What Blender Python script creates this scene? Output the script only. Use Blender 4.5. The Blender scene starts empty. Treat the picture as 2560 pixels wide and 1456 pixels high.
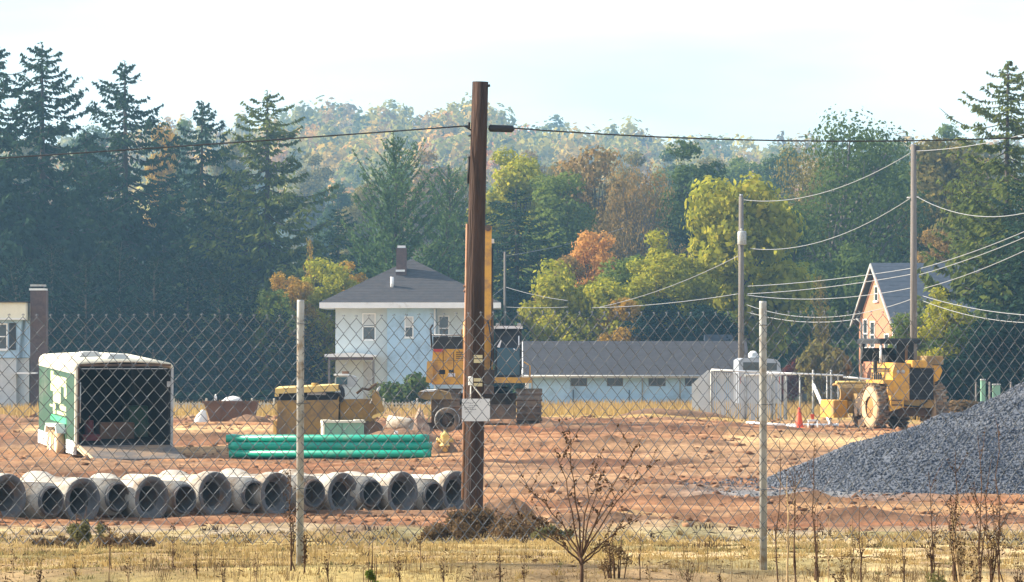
import bpy, math, random
import numpy as np
from mathutils import Vector, Matrix, Euler

R = math.radians
rng = np.random.default_rng(7)
random.seed(7)
sc = bpy.context.scene
COL = sc.collection

# ------------------------------------------------------------------ camera
EYE = 2.6            # camera height above the building site, metres
FPX = 10000.0        # focal length in pixels of the 2560-wide photograph
HY = 880.0           # horizon row of the photograph
cam_d = bpy.data.cameras.new('camera'); cam = bpy.data.objects.new('camera', cam_d); COL.objects.link(cam)
cam_d.sensor_width = 36.0; cam_d.lens = 36.0 * FPX / 2560.0
cam_d.shift_y = (HY - 728.0) / 2560.0
cam_d.clip_start = 0.5; cam_d.clip_end = 12000
cam.location = (0, 0, EYE); cam.rotation_euler = (R(90), 0, 0)
sc.camera = cam

# ------------------------------------------------------------------ sky and sun
SUN_EL, SUN_AZ = R(31), R(-79)     # azimuth from the view direction (+Y), negative to the left
sdir = Vector((math.sin(SUN_AZ) * math.cos(SUN_EL), math.cos(SUN_AZ) * math.cos(SUN_EL), math.sin(SUN_EL)))
w = bpy.data.worlds.new('World'); sc.world = w; w.use_nodes = True
nt = w.node_tree; nt.nodes.clear()
sky = nt.nodes.new('ShaderNodeTexSky'); sky.sky_type = 'NISHITA'; sky.sun_disc = False
sky.sun_elevation = SUN_EL; sky.sun_rotation = SUN_AZ
sky.altitude = 100; sky.air_density = 1.0; sky.dust_density = 1.0; sky.ozone_density = 1.0
# thin high cloud veil, laid out by direction all round the sky
tc = nt.nodes.new('ShaderNodeTexCoord')
mp = nt.nodes.new('ShaderNodeMapping'); mp.inputs['Scale'].default_value = (3.0, 3.0, 14.0)
nz = nt.nodes.new('ShaderNodeTexNoise'); nz.inputs['Scale'].default_value = 2.2; nz.inputs['Detail'].default_value = 5
rp = nt.nodes.new('ShaderNodeValToRGB'); rp.color_ramp.elements[0].position = 0.30; rp.color_ramp.elements[1].position = 0.62
mx = nt.nodes.new('ShaderNodeMix'); mx.data_type = 'RGBA'
mx.inputs['B'].default_value = (8.8, 8.7, 8.6, 1)
mul = nt.nodes.new('ShaderNodeMath'); mul.operation = 'MULTIPLY'; mul.inputs[1].default_value = 0.45
bg = nt.nodes.new('ShaderNodeBackground'); bg.inputs['Strength'].default_value = 0.106
wo = nt.nodes.new('ShaderNodeOutputWorld')
L = nt.links.new
L(tc.outputs['Generated'], mp.inputs['Vector']); L(mp.outputs['Vector'], nz.inputs['Vector']); L(nz.outputs['Fac'], rp.inputs['Fac'])
L(rp.outputs['Color'], mul.inputs[0]); L(mul.outputs[0], mx.inputs['Factor'])
L(sky.outputs['Color'], mx.inputs['A']); L(mx.outputs['Result'], bg.inputs['Color']); L(bg.outputs['Background'], wo.inputs['Surface'])

sun_d = bpy.data.lights.new('sun', 'SUN'); sun_d.energy = 5.0; sun_d.angle = R(0.55); sun_d.color = (1.0, 0.88, 0.70)
sun = bpy.data.objects.new('sun', sun_d); COL.objects.link(sun)
sun.rotation_euler = (-sdir).to_track_quat('-Z', 'Y').to_euler(); sun.location = (-60, 40, 60)

sc.view_settings.view_transform = 'Standard'; sc.view_settings.look = 'None'
sc.view_settings.gamma = 1.0; sc.view_settings.use_curve_mapping = False
sc.view_settings.exposure = 1.3
sc.render.engine = 'CYCLES'
sc.cycles.use_denoising = True
sc.cycles.max_bounces = 6; sc.cycles.diffuse_bounces = 3; sc.cycles.glossy_bounces = 2
sc.cycles.transmission_bounces = 4; sc.cycles.transparent_max_bounces = 6; sc.cycles.volume_bounces = 0
sc.cycles.caustics_reflective = False; sc.cycles.caustics_refractive = False

# ------------------------------------------------------------------ helpers
def P(px, py, d):
    return Vector(((px - 1280.0) / FPX * d, d, EYE + (HY - py) / FPX * d))

def tag(o, label=None, cat=None, group=None, kind=None):
    if label: o['label'] = label
    if cat: o['category'] = cat
    if group: o['group'] = group
    if kind: o['kind'] = kind
    return o

def empty(name, loc=(0, 0, 0), rz=0.0, rx=0.0):
    o = bpy.data.objects.new(name, None); COL.objects.link(o)
    o.empty_display_size = 0.3; o.location = loc; o.rotation_euler = (rx, 0, rz)
    return o

def link(name, me, mat=None, parent=None):
    o = bpy.data.objects.new(name, me); COL.objects.link(o)
    if mat is not None and len(me.materials) == 0: me.materials.append(mat)
    if parent is not None: o.parent = parent
    return o

def mesh_np(name, V, F, smooth=False, attr=None):
    """V (n,3), F (m,k) with constant k; attr: (n,3) per-vertex colour"""
    V = np.asarray(V, np.float32); F = np.asarray(F, np.int32)
    me = bpy.data.meshes.new(name)
    m, k = F.shape
    me.vertices.add(len(V)); me.vertices.foreach_set('co', V.ravel())
    me.loops.add(m * k); me.loops.foreach_set('vertex_index', F.ravel())
    me.polygons.add(m)
    me.polygons.foreach_set('loop_start', np.arange(0, m * k, k, dtype=np.int32))
    me.polygons.foreach_set('loop_total', np.full(m, k, np.int32))
    if smooth: me.polygons.foreach_set('use_smooth', np.ones(m, bool))
    if attr is not None:
        a = me.color_attributes.new('Col', 'FLOAT_COLOR', 'POINT')
        c = np.ones((len(V), 4), np.float32); c[:, :3] = attr
        a.data.foreach_set('color', c.ravel())
    me.update(calc_edges=True)
    return me

class MB:
    def __init__(s): s.v = []; s.f = []; s.sm = []
    def add(s, vs, fs, smooth=False, M=None):
        b = len(s.v)
        for p in vs:
            p = Vector(p); s.v.append(tuple(M @ p) if M is not None else tuple(p))
        for f in fs: s.f.append(tuple(i + b for i in f)); s.sm.append(smooth)
        return s
    def box(s, x0, x1, y0, y1, z0, z1, M=None):
        vs = [(x0,y0,z0),(x1,y0,z0),(x1,y1,z0),(x0,y1,z0),(x0,y0,z1),(x1,y0,z1),(x1,y1,z1),(x0,y1,z1)]
        fs = [(0,3,2,1),(4,5,6,7),(0,1,5,4),(1,2,6,5),(2,3,7,6),(3,0,4,7)]
        return s.add(vs, fs, False, M)
    def bbox(s, x0, x1, y0, y1, z0, z1, b=0.03, M=None):
        """box with chamfered vertical edges and top"""
        prof = [(x0+b,y0),(x1-b,y0),(x1,y0+b),(x1,y1-b),(x1-b,y1),(x0+b,y1),(x0,y1-b),(x0,y0+b)]
        cx, cy = (x0+x1)/2, (y0+y1)/2
        vs = [(x,y,z0) for x,y in prof] + [(x,y,z1-b) for x,y in prof]
        for x,y in prof:
            vs.append((x + (b if x<cx else -b), y + (b if y<cy else -b), z1))
        n = 8; fs = [tuple(range(n))[::-1], tuple(range(2*n,3*n))]
        for k in range(2):
            for i in range(n):
                j=(i+1)%n; fs.append((k*n+i,k*n+j,(k+1)*n+j,(k+1)*n+i))
        return s.add(vs, fs, False, M)
    def prism(s, pts, axis, a0, a1, M=None):
        """extrude a closed 2-D outline along an axis: 'x' takes (y,z), 'y' takes (x,z), 'z' takes (x,y)"""
        def mk(p, a):
            return {'x': (a, p[0], p[1]), 'y': (p[0], a, p[1]), 'z': (p[0], p[1], a)}[axis]
        n = len(pts)
        vs = [mk(p, a0) for p in pts] + [mk(p, a1) for p in pts]
        fs = [tuple(range(n))[::-1], tuple(range(n, 2*n))] + [(i,(i+1)%n,n+(i+1)%n,n+i) for i in range(n)]
        return s.add(vs, fs, False, M)
    def tube(s, pts, r, n=8, cap=True, smooth=True, M=None):
        pts = [Vector(p) for p in pts]
        rs = list(r) if hasattr(r, '__len__') else [r]*len(pts)
        vs = []; up0 = None
        for i, p in enumerate(pts):
            t = (pts[min(i+1,len(pts)-1)] - pts[max(i-1,0)]).normalized()
            ref = Vector((0,0,1)) if abs(t.z) < 0.9 else Vector((0,1,0))
            if up0 is None: u = t.cross(ref).normalized()
            else:
                u = up0 - t*up0.dot(t)
                u = u.normalized() if u.length > 1e-6 else t.cross(ref).normalized()
            up0 = u; v = t.cross(u)
            for k in range(n):
                a = 2*math.pi*k/n
                vs.append(p + (u*math.cos(a) + v*math.sin(a))*rs[i])
        fs = []
        for i in range(len(pts)-1):
            for k in range(n):
                fs.append((i*n+k, i*n+(k+1)%n, (i+1)*n+(k+1)%n, (i+1)*n+k))
        s.add(vs, fs, smooth, M)
        if cap:
            m = (len(pts)-1)*n
            b = len(s.v) - len(vs)
            s.f.append(tuple(b+k for k in range(n))[::-1]); s.sm.append(False)
            s.f.append(tuple(b+m+k for k in range(n))); s.sm.append(False)
        return s
    def lathe(s, prof, axis='z', n=24, M=None, smooth=True, c=(0,0,0)):
        """prof list of (radius, height) revolved round an axis"""
        vs = []
        for r, h in prof:
            for k in range(n):
                a = 2*math.pi*k/n; ca, sa = r*math.cos(a), r*math.sin(a)
                p = {'z': (ca, sa, h), 'y': (ca, h, sa), 'x': (h, ca, sa)}[axis]
                vs.append((p[0]+c[0], p[1]+c[1], p[2]+c[2]))
        fs = []
        for i in range(len(prof)-1):
            for k in range(n):
                fs.append((i*n+k, i*n+(k+1)%n, (i+1)*n+(k+1)%n, (i+1)*n+k))
        return s.add(vs, fs, smooth, M)
    def mesh(s, name):
        me = bpy.data.meshes.new(name); me.from_pydata(s.v, [], s.f)
        me.polygons.foreach_set('use_smooth', s.sm)
        import bmesh
        bm = bmesh.new(); bm.from_mesh(me); bmesh.ops.recalc_face_normals(bm, faces=bm.faces); bm.to_mesh(me); bm.free()
        me.update(); return me
    def build(s, name, mat, parent=None):
        return link(name, s.mesh(name), mat, parent)

def vnoise(x, y, seed=0):
    """smooth value noise, arrays in, 0..1 out"""
    xi = np.floor(x).astype(np.int64); yi = np.floor(y).astype(np.int64)
    fx = x - xi; fy = y - yi; fx = fx*fx*(3-2*fx); fy = fy*fy*(3-2*fy)
    def h(a, b):
        n = (a*374761393 + b*668265263 + seed*1442695041) & 0xFFFFFFFF
        n = ((n ^ (n >> 13)) * 1274126177) & 0xFFFFFFFF
        return ((n ^ (n >> 16)) & 0xFFFF) / 65535.0
    return (h(xi,yi)*(1-fx)+h(xi+1,yi)*fx)*(1-fy) + (h(xi,yi+1)*(1-fx)+h(xi+1,yi+1)*fx)*fy
def fbm(x, y, o=4, seed=0):
    t = 0; a = 0.5; s = 0
    for k in range(o):
        t = t + a*vnoise(x*2**k, y*2**k, seed+k*17); s += a; a *= 0.5
    return t/s
def sstep(a, b, x): 
    t = np.clip((x-a)/(b-a), 0, 1); return t*t*(3-2*t)

# ------------------------------------------------------------------ materials
def pm(name, base, base2=None, stretch=None, var=0.18, scale=2.0, rough=0.8, metal=0.0, bump=0.0, bscale=None, dirt=None, dirt_amt=0.5, dirt_scale=0.8, spec=0.3):
    """plain painted / weathered surface: two-tone noise, optional dirt coat, optional fine relief"""
    m = bpy.data.materials.new(name); m.use_nodes = True
    t = m.node_tree; b = t.nodes['Principled BSDF']
    b.inputs['Roughness'].default_value = rough; b.inputs['Metallic'].default_value = metal
    b.inputs['Specular IOR Level'].default_value = spec
    co = t.nodes.new('ShaderNodeTexCoord')
    n = t.nodes.new('ShaderNodeTexNoise'); n.inputs['Scale'].default_value = scale; n.inputs['Detail'].default_value = 6; n.inputs['Roughness'].default_value = 0.65
    vec = co.outputs['Object']
    if stretch:
        mpp = t.nodes.new('ShaderNodeMapping'); mpp.inputs['Scale'].default_value = stretch; t.links.new(vec, mpp.inputs['Vector']); vec = mpp.outputs['Vector']
    t.links.new(vec, n.inputs['Vector'])
    r = t.nodes.new('ShaderNodeValToRGB'); r.color_ramp.elements[0].position = 0.3; r.color_ramp.elements[1].position = 0.7
    c = Vector(base); c2 = Vector(base2) if base2 else c*(1+var)
    c1 = c*(1-var) if base2 is None else c
    r.color_ramp.elements[0].color = (*c1, 1); r.color_ramp.elements[1].color = (*c2, 1)
    t.links.new(n.outputs['Fac'], r.inputs['Fac']); out = r.outputs['Color']
    if dirt:
        n2 = t.nodes.new('ShaderNodeTexNoise'); n2.inputs['Scale'].default_value = dirt_scale; n2.inputs['Detail'].default_value = 8; n2.inputs['Roughness'].default_value = 0.7
        t.links.new(co.outputs['Object'], n2.inputs['Vector'])
        r2 = t.nodes.new('ShaderNodeValToRGB'); r2.color_ramp.elements[0].position = 0.62-dirt_amt*0.4; r2.color_ramp.elements[1].position = 0.72-dirt_amt*0.2
        t.links.new(n2.outputs['Fac'], r2.inputs['Fac'])
        mxx = t.nodes.new('ShaderNodeMix'); mxx.data_type = 'RGBA'; mxx.inputs['B'].default_value = (*dirt, 1)
        t.links.new(r2.outputs['Color'], mxx.inputs['Factor']); t.links.new(out, mxx.inputs['A']); out = mxx.outputs['Result']
    t.links.new(out, b.inputs['Base Color'])
    if bump:
        n3 = t.nodes.new('ShaderNodeTexNoise'); n3.inputs['Scale'].default_value = bscale or scale*6; n3.inputs['Detail'].default_value = 5
        t.links.new(vec, n3.inputs['Vector'])
        bp = t.nodes.new('ShaderNodeBump'); bp.inputs['Strength'].default_value = bump; bp.inputs['Distance'].default_value = 0.05
        t.links.new(n3.outputs['Fac'], bp.inputs['Height']); t.links.new(bp.outputs['Normal'], b.inputs['Normal'])
    return m

def leafmat(name, cols, trans=0.35, attr=False, nscale=0.28):
    """foliage: colour picked per leaf from a ramp, part of the light passes through"""
    m = bpy.data.materials.new(name); m.use_nodes = True
    t = m.node_tree; t.nodes.clear()
    out = t.nodes.new('ShaderNodeOutputMaterial')
    g = t.nodes.new('ShaderNodeNewGeometry'); co = t.nodes.new('ShaderNodeTexCoord')
    n = t.nodes.new('ShaderNodeTexNoise'); n.inputs['Scale'].default_value = nscale; n.inputs['Detail'].default_value = 3
    oi = t.nodes.new('ShaderNodeObjectInfo')
    t.links.new(co.outputs['Object'], n.inputs['Vector'])
    a = t.nodes.new('ShaderNodeMath'); a.operation = 'MULTIPLY_ADD'; a.inputs[1].default_value = 0.45
    t.links.new(g.outputs['Random Per Island'], a.inputs[0])
    b = t.nodes.new('ShaderNodeMath'); b.operation = 'MULTIPLY_ADD'; b.inputs[1].default_value = 1.5; b.inputs[2].default_value = -0.48
    t.links.new(n.outputs['Fac'], b.inputs[0]); t.links.new(b.outputs[0], a.inputs[2])
    r = t.nodes.new('ShaderNodeValToRGB')
    r.color_ramp.elements[0].position = 0.0; r.color_ramp.elements[1].position = 1.0
    r.color_ramp.elements[0].color = (*cols[0], 1); r.color_ramp.elements[1].color = (*cols[-1], 1)
    for i, c in enumerate(cols[1:-1]):
        e = r.color_ramp.elements.new((i+1)/(len(cols)-1)); e.color = (*c, 1)
    t.links.new(a.outputs[0], r.inputs['Fac']); col = r.outputs['Color']
    if attr:
        at = t.nodes.new('ShaderNodeVertexColor'); at.layer_name = 'Col'
        mm = t.nodes.new('ShaderNodeMix'); mm.data_type = 'RGBA'; mm.blend_type = 'MULTIPLY'; mm.inputs['Factor'].default_value = 1.0
        t.links.new(col, mm.inputs['A']); t.links.new(at.outputs['Color'], mm.inputs['B']); col = mm.outputs['Result']
    d = t.nodes.new('ShaderNodeBsdfDiffuse'); tr = t.nodes.new('ShaderNodeBsdfTranslucent')
    ms = t.nodes.new('ShaderNodeMixShader'); ms.inputs['Fac'].default_value = trans
    t.links.new(col, d.inputs['Color']); t.links.new(col, tr.inputs['Color'])
    t.links.new(d.outputs[0], ms.inputs[1]); t.links.new(tr.outputs[0], ms.inputs[2]); t.links.new(ms.outputs[0], out.inputs['Surface'])
    return m

def glassmat(name, col, rough=0.08):
    m = bpy.data.materials.new(name); m.use_nodes = True
    b = m.node_tree.nodes['Principled BSDF']
    t = m.node_tree; n = t.nodes.new('ShaderNodeTexNoise'); n.inputs['Scale'].default_value = 1.5
    r = t.nodes.new('ShaderNodeValToRGB'); r.color_ramp.elements[0].color = (*[c*0.7 for c in col], 1); r.color_ramp.elements[1].color = (*[c*1.3 for c in col], 1)
    co = t.nodes.new('ShaderNodeTexCoord'); t.links.new(co.outputs['Object'], n.inputs['Vector'])
    t.links.new(n.outputs['Fac'], r.inputs['Fac']); t.links.new(r.outputs['Color'], b.inputs['Base Color'])
    b.inputs['Roughness'].default_value = rough; b.inputs['Specular IOR Level'].default_value = 0.6
    return m

MUD = (0.23, 0.125, 0.06)
M = dict(
    galv=pm('galvanised_steel', (0.30, 0.31, 0.30), (0.46, 0.46, 0.44), stretch=(1, 1, 0.3), scale=22, rough=0.6, metal=0.3, dirt=(0.22, 0.17, 0.12), dirt_amt=0.3, dirt_scale=9),
    wire=pm('fence_wire', (0.105, 0.12, 0.14), var=0.2, scale=20, rough=0.5, metal=0.3),
    polewood=pm('creosoted_wood', (0.024, 0.016, 0.014), (0.075, 0.042, 0.030), stretch=(6, 6, 0.5), scale=2.2, rough=0.95, bump=1.0, bscale=5),
    greywood=pm('weathered_pole_wood', (0.11, 0.095, 0.085), (0.21, 0.185, 0.165), stretch=(5, 5, 0.4), scale=2, rough=0.9),
    black=pm('black_rubber', (0.02, 0.02, 0.022), var=0.3, rough=0.6),
    blackmud=pm('muddy_black', (0.035, 0.032, 0.03), var=0.3, rough=0.8, dirt=(0.14, 0.085, 0.05), dirt_amt=0.75, dirt_scale=2.5),
    cable=pm('dark_cable', (0.03, 0.032, 0.035), rough=0.5),
    palecable=pm('aluminium_cable', (0.30, 0.31, 0.32), var=0.1, rough=0.45, metal=0.2),
    shadeconcrete=pm('shade_darkened_concrete', (0.075, 0.077, 0.082), (0.14, 0.14, 0.142), scale=3, rough=0.95, dirt=(0.16, 0.10, 0.065), dirt_amt=0.35, dirt_scale=2.5),  # pipe ends and bore: shade painted in as darker grey, under real mud
    concrete=pm('concrete', (0.37, 0.335, 0.28), (0.52, 0.48, 0.41), scale=3, rough=0.9, bump=0.3, bscale=24, dirt=(0.25, 0.18, 0.12), dirt_amt=0.4, dirt_scale=2.2),
    greenpvc=pm('green_plastic_pipe', (0.0, 0.29, 0.19), var=0.15, scale=1.2, rough=0.38, dirt=(0.10, 0.25, 0.16), dirt_amt=0.2, dirt_scale=3, spec=0.5),
    cabinet=pm('pale_green_paint', (0.21, 0.40, 0.28), var=0.1, scale=2, rough=0.5, dirt=(0.30, 0.33, 0.22), dirt_amt=0.25, dirt_scale=2),
    cream=pm('cream_paint', (0.74, 0.70, 0.55), var=0.06, rough=0.6),
    white=pm('white_paint', (0.76, 0.76, 0.74), var=0.06, rough=0.6, dirt=(0.55, 0.52, 0.46), dirt_amt=0.12),
    stucco=pm('pale_blue_white_stucco', (0.34, 0.50, 0.65), (0.39, 0.55, 0.69), scale=1.2, rough=0.95, bump=0.3, bscale=8, dirt=(0.27, 0.36, 0.44), dirt_amt=0.32, dirt_scale=0.7),
    creamstucco=pm('cream_stucco', (0.45, 0.51, 0.53), (0.52, 0.58, 0.59), scale=1.2, rough=0.95),
    whitepvc=pm('white_plastic', (0.80, 0.80, 0.78), var=0.05, rough=0.45, dirt=(0.6, 0.5, 0.38), dirt_amt=0.15),
    trailergreen=pm('trailer_green', (0.028, 0.085, 0.048), var=0.15, rough=0.4, dirt=(0.10, 0.13, 0.09), dirt_amt=0.2),
    trailerroof=pm('trailer_roof', (0.72, 0.66, 0.50), var=0.08, rough=0.45, dirt=(0.6, 0.53, 0.4), dirt_amt=0.15),
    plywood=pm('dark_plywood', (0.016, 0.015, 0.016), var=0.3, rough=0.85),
    ramp=pm('ramp_deck', (0.11, 0.10, 0.095), var=0.2, rough=0.8, dirt=(0.3, 0.2, 0.12), dirt_amt=0.3),
    rampside=pm('ramp_wood_edge', (0.62, 0.46, 0.28), var=0.12, rough=0.8),
    letter=pm('pale_yellow_vinyl', (0.68, 0.74, 0.40), var=0.06, rough=0.5),
    lettergreen=pm('bright_green_vinyl', (0.06, 0.42, 0.2), var=0.06, rough=0.5),
    greyvent=pm('grey_plastic', (0.42, 0.42, 0.40), var=0.1, rough=0.6),
    yellow=pm('machine_yellow', (0.64, 0.34, 0.035), var=0.1, scale=1.5, rough=0.45, dirt=(0.36, 0.21, 0.085), dirt_amt=0.5, dirt_scale=2.6, spec=0.4),
    orange=pm('excavator_yellow', (0.64, 0.33, 0.035), var=0.08, scale=1.5, rough=0.45, dirt=(0.32, 0.17, 0.065), dirt_amt=0.42, dirt_scale=2.6, spec=0.4),
    mudyellow=pm('muddy_yellow', (0.34, 0.21, 0.06), (0.42, 0.27, 0.09), scale=1.5, rough=0.8, dirt=(0.20, 0.14, 0.075), dirt_amt=0.6, dirt_scale=1.6, bump=0.4, bscale=9),
    paleyellow=pm('dusty_pale_yellow', (0.72, 0.52, 0.18), var=0.1, rough=0.7, dirt=(0.55, 0.40, 0.20), dirt_amt=0.3, dirt_scale=3),
    track=pm('muddy_track', (0.06, 0.048, 0.042), (0.12, 0.09, 0.07), scale=3, rough=0.9, dirt=(0.20, 0.13, 0.08), dirt_amt=0.55, dirt_scale=2.5),
    tyre=pm('dusty_tyre', (0.06, 0.055, 0.05), (0.14, 0.11, 0.085), scale=3, rough=0.9, dirt=(0.38, 0.25, 0.14), dirt_amt=0.5, dirt_scale=2),
    tyreface=pm('mud_caked_tyre_wall', (0.44, 0.30, 0.17), (0.56, 0.40, 0.24), scale=2, rough=0.95),
    rim=pm('rust_brown_rim', (0.33, 0.17, 0.06), var=0.2, rough=0.8),
    cabglass=glassmat('cab_glass', (0.02, 0.075, 0.11)),
    glass=glassmat('window_glass', (0.04, 0.05, 0.055)),
    curtain=pm('pale_blind', (0.48, 0.50, 0.50), var=0.06, rough=0.8),
    roof=pm('grey_shingle', (0.036, 0.035, 0.041), (0.060, 0.055, 0.058), scale=2.5, rough=0.9),
    roofdark=pm('dark_shingle', (0.030, 0.029, 0.035), (0.050, 0.047, 0.054), scale=2.5, rough=0.9),
    slate=pm('blue_grey_slate', (0.045, 0.06, 0.085), (0.075, 0.09, 0.12), scale=2.5, rough=0.75),
    chimney=pm('chimney_brick', (0.075, 0.05, 0.048), (0.13, 0.082, 0.072), scale=4, rough=0.9),
    brick=pm('salmon_brick', (0.36, 0.165, 0.09), (0.46, 0.225, 0.13), scale=3, rough=0.9),
    rust=pm('rusty_steel', (0.16, 0.085, 0.05), (0.22, 0.12, 0.075), scale=2.5, rough=0.9, dirt=(0.10, 0.07, 0.055), dirt_amt=0.4),
    sack=pm('white_sack', (0.78, 0.76, 0.70), var=0.06, rough=0.9),
    cone=pm('faded_orange_plastic', (0.72, 0.10, 0.045), var=0.1, rough=0.6),
    sign=pm('weathered_card', (0.58, 0.57, 0.57), (0.66, 0.65, 0.65), scale=6, rough=0.9),
    ink=pm('faded_ink', (0.14, 0.14, 0.16), var=0.1, rough=0.9),
    tagm=pm('metal_tag', (0.55, 0.47, 0.28), var=0.1, rough=0.5),
    darkslot=pm('dark_grille', (0.015, 0.015, 0.018), var=0.3, rough=0.7),
    greypaint=pm('grey_paint', (0.40, 0.41, 0.40), var=0.1, rough=0.6, dirt=(0.3, 0.24, 0.17), dirt_amt=0.3),
    redbits=pm('red_paint', (0.45, 0.06, 0.05), var=0.2, rough=0.6),
    slat=pm('grey_fence_slat', (0.50, 0.51, 0.50), var=0.12, scale=2, rough=0.7),
    picket=pm('old_white_picket', (0.45, 0.42, 0.36), var=0.12, rough=0.8),
    bark=pm('bark', (0.055, 0.042, 0.034), (0.10, 0.078, 0.062), scale=3, rough=0.95),
    paintbark=pm('grey_bark', (0.11, 0.095, 0.085), (0.17, 0.15, 0.135), scale=3, rough=0.95),
    stalk=pm('dead_stalk', (0.055, 0.030, 0.018), (0.12, 0.068, 0.04), scale=5, rough=0.95),
    palestalk=pm('straw_stalk', (0.36, 0.25, 0.13), (0.48, 0.35, 0.19), scale=5, rough=0.95),
    darkroof=pm('black_canopy', (0.02, 0.022, 0.025), var=0.3, rough=0.6),
)
LM = dict(
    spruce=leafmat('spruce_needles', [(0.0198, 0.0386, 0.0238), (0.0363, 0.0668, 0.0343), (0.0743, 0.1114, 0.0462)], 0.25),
    spruce_lit=leafmat('spruce_needles_sunlit', [(0.0528, 0.0764, 0.0252), (0.1319, 0.1638, 0.042), (0.2903, 0.2621, 0.056)], 0.5),  # spruce copy with sunlight painted in as brighter, warmer needles
    pine=leafmat('pine_needles', [(0.0546, 0.0924, 0.0364), (0.1001, 0.1596, 0.056), (0.182, 0.2352, 0.077)], 0.4),
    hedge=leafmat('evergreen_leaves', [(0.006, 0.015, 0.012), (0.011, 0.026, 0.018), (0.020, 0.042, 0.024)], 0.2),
    green=leafmat('green_leaves', [(0.0698, 0.1089, 0.027), (0.1513, 0.198, 0.042), (0.326, 0.3366, 0.0675)], 0.5),
    dark=leafmat('dark_green_leaves', [(0.0427, 0.0713, 0.0243), (0.0816, 0.1212, 0.0324), (0.1654, 0.1872, 0.0459)], 0.45),
    lime=leafmat('yellow_green_leaves', [(0.1512, 0.1838, 0.0231), (0.353, 0.3472, 0.0385), (0.7, 0.5105, 0.0577)], 0.55),
    gold=leafmat('golden_leaves', [(0.2188, 0.165, 0.0281), (0.4375, 0.275, 0.045), (0.6562, 0.33, 0.0563)], 0.55),
    orange=leafmat('orange_leaves', [(0.34, 0.19, 0.06), (0.58, 0.30, 0.085), (0.68, 0.42, 0.14)], 0.5),
    brown=leafmat('brown_leaves', [(0.1521, 0.1256, 0.0462), (0.2826, 0.1932, 0.0693), (0.5216, 0.2512, 0.0693)], 0.45),
    olive=leafmat('olive_leaves', [(0.1048, 0.1089, 0.039), (0.1979, 0.1683, 0.051), (0.3726, 0.2574, 0.0675)], 0.5),
    red=leafmat('dark_red_leaves', [(0.05, 0.015, 0.015), (0.09, 0.025, 0.022), (0.13, 0.045, 0.03)], 0.3),
    forest=leafmat('forest_leaves', [(2.1, 1.8, 1.25), (3.6, 2.9, 1.9), (4.9, 3.8, 2.3)], 0.55, attr=True),
    straw=leafmat('dry_grass', [(0.17, 0.11, 0.055), (0.38, 0.27, 0.105), (0.58, 0.42, 0.18), (0.74, 0.56, 0.31)], 0.4, nscale=0.9),
    straw2=leafmat('golden_dry_grass', [(0.22, 0.15, 0.06), (0.46, 0.31, 0.11), (0.60, 0.43, 0.17)], 0.4),
    deadleaf=leafmat('dead_seed_heads', [(0.035, 0.022, 0.014), (0.075, 0.045, 0.026), (0.13, 0.085, 0.05)], 0.25),
    weedleaf=leafmat('withered_leaves', [(0.085, 0.056, 0.033), (0.17, 0.112, 0.06), (0.289, 0.192, 0.09)], 0.3),
    weedgreen=leafmat('fading_green_leaves', [(0.08, 0.0825, 0.0375), (0.176, 0.165, 0.0675), (0.352, 0.3, 0.135)], 0.35),
)

# ------------------------------------------------------------------ ground
GD = [-80, 0, 12, 21.1, 30, 40, 52, 60, 66, 73, 85, 100, 112, 122, 135, 145, 165, 190, 250, 300, 400, 600, 800]
GZ = [1.0, 1.15, 1.35, 1.46, 1.02, 0.58, 0.08, -0.19, -0.26, -0.36, -0.2, -0.03, 0.22, 0.33, 0.26, 0.18, -0.05, -0.3, -0.7, -1.4, -1.5, 6, 16]
CX = [-2000, 0, 430, 560, 740, 900, 1030, 1180, 1300, 1400, 1550, 1700, 1900, 2150, 2560, 4500]
CY = [400, 395, 345, 360, 298, 300, 318, 286, 328, 364, 354, 392, 402, 400, 400, 405]
RUTS = [(79.0, 0.10, -12, 4), (81.0, 0.10, -12, 4), (91.5, -0.16, -4, 9), (93.6, -0.16, -4, 9), (97, 0.3, 1, 8), (99.2, 0.3, 1, 8), (106, 0.05, 0, 13), (108.2, 0.05, 0, 13), (114, -0.2, -14, -3), (86.5, 0.22, -13, -1), (70.8, -0.04, 0.5, 12), (72.6, -0.04, 0.5, 12)]
RIDGES = [(104.5, 0.05, 0.5, 5.5, 0.20), (96, -0.1, -1, 4, 0.14), (110, 0.0, -13, -8, 0.22), (88.5, 0.05, -10, -3, 0.12), (76.5, 0.02, 0.8, 6, 0.16), (68.0, 0.03, 0.5, 11, 0.17), (117, 0.05, 1.5, 9, 0.16), (100.5, 0.1, 6, 12, 0.12), (127, 0.0, -4, 9, 0.15), (84.0, -0.06, -1, 6.5, 0.10)]
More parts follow.
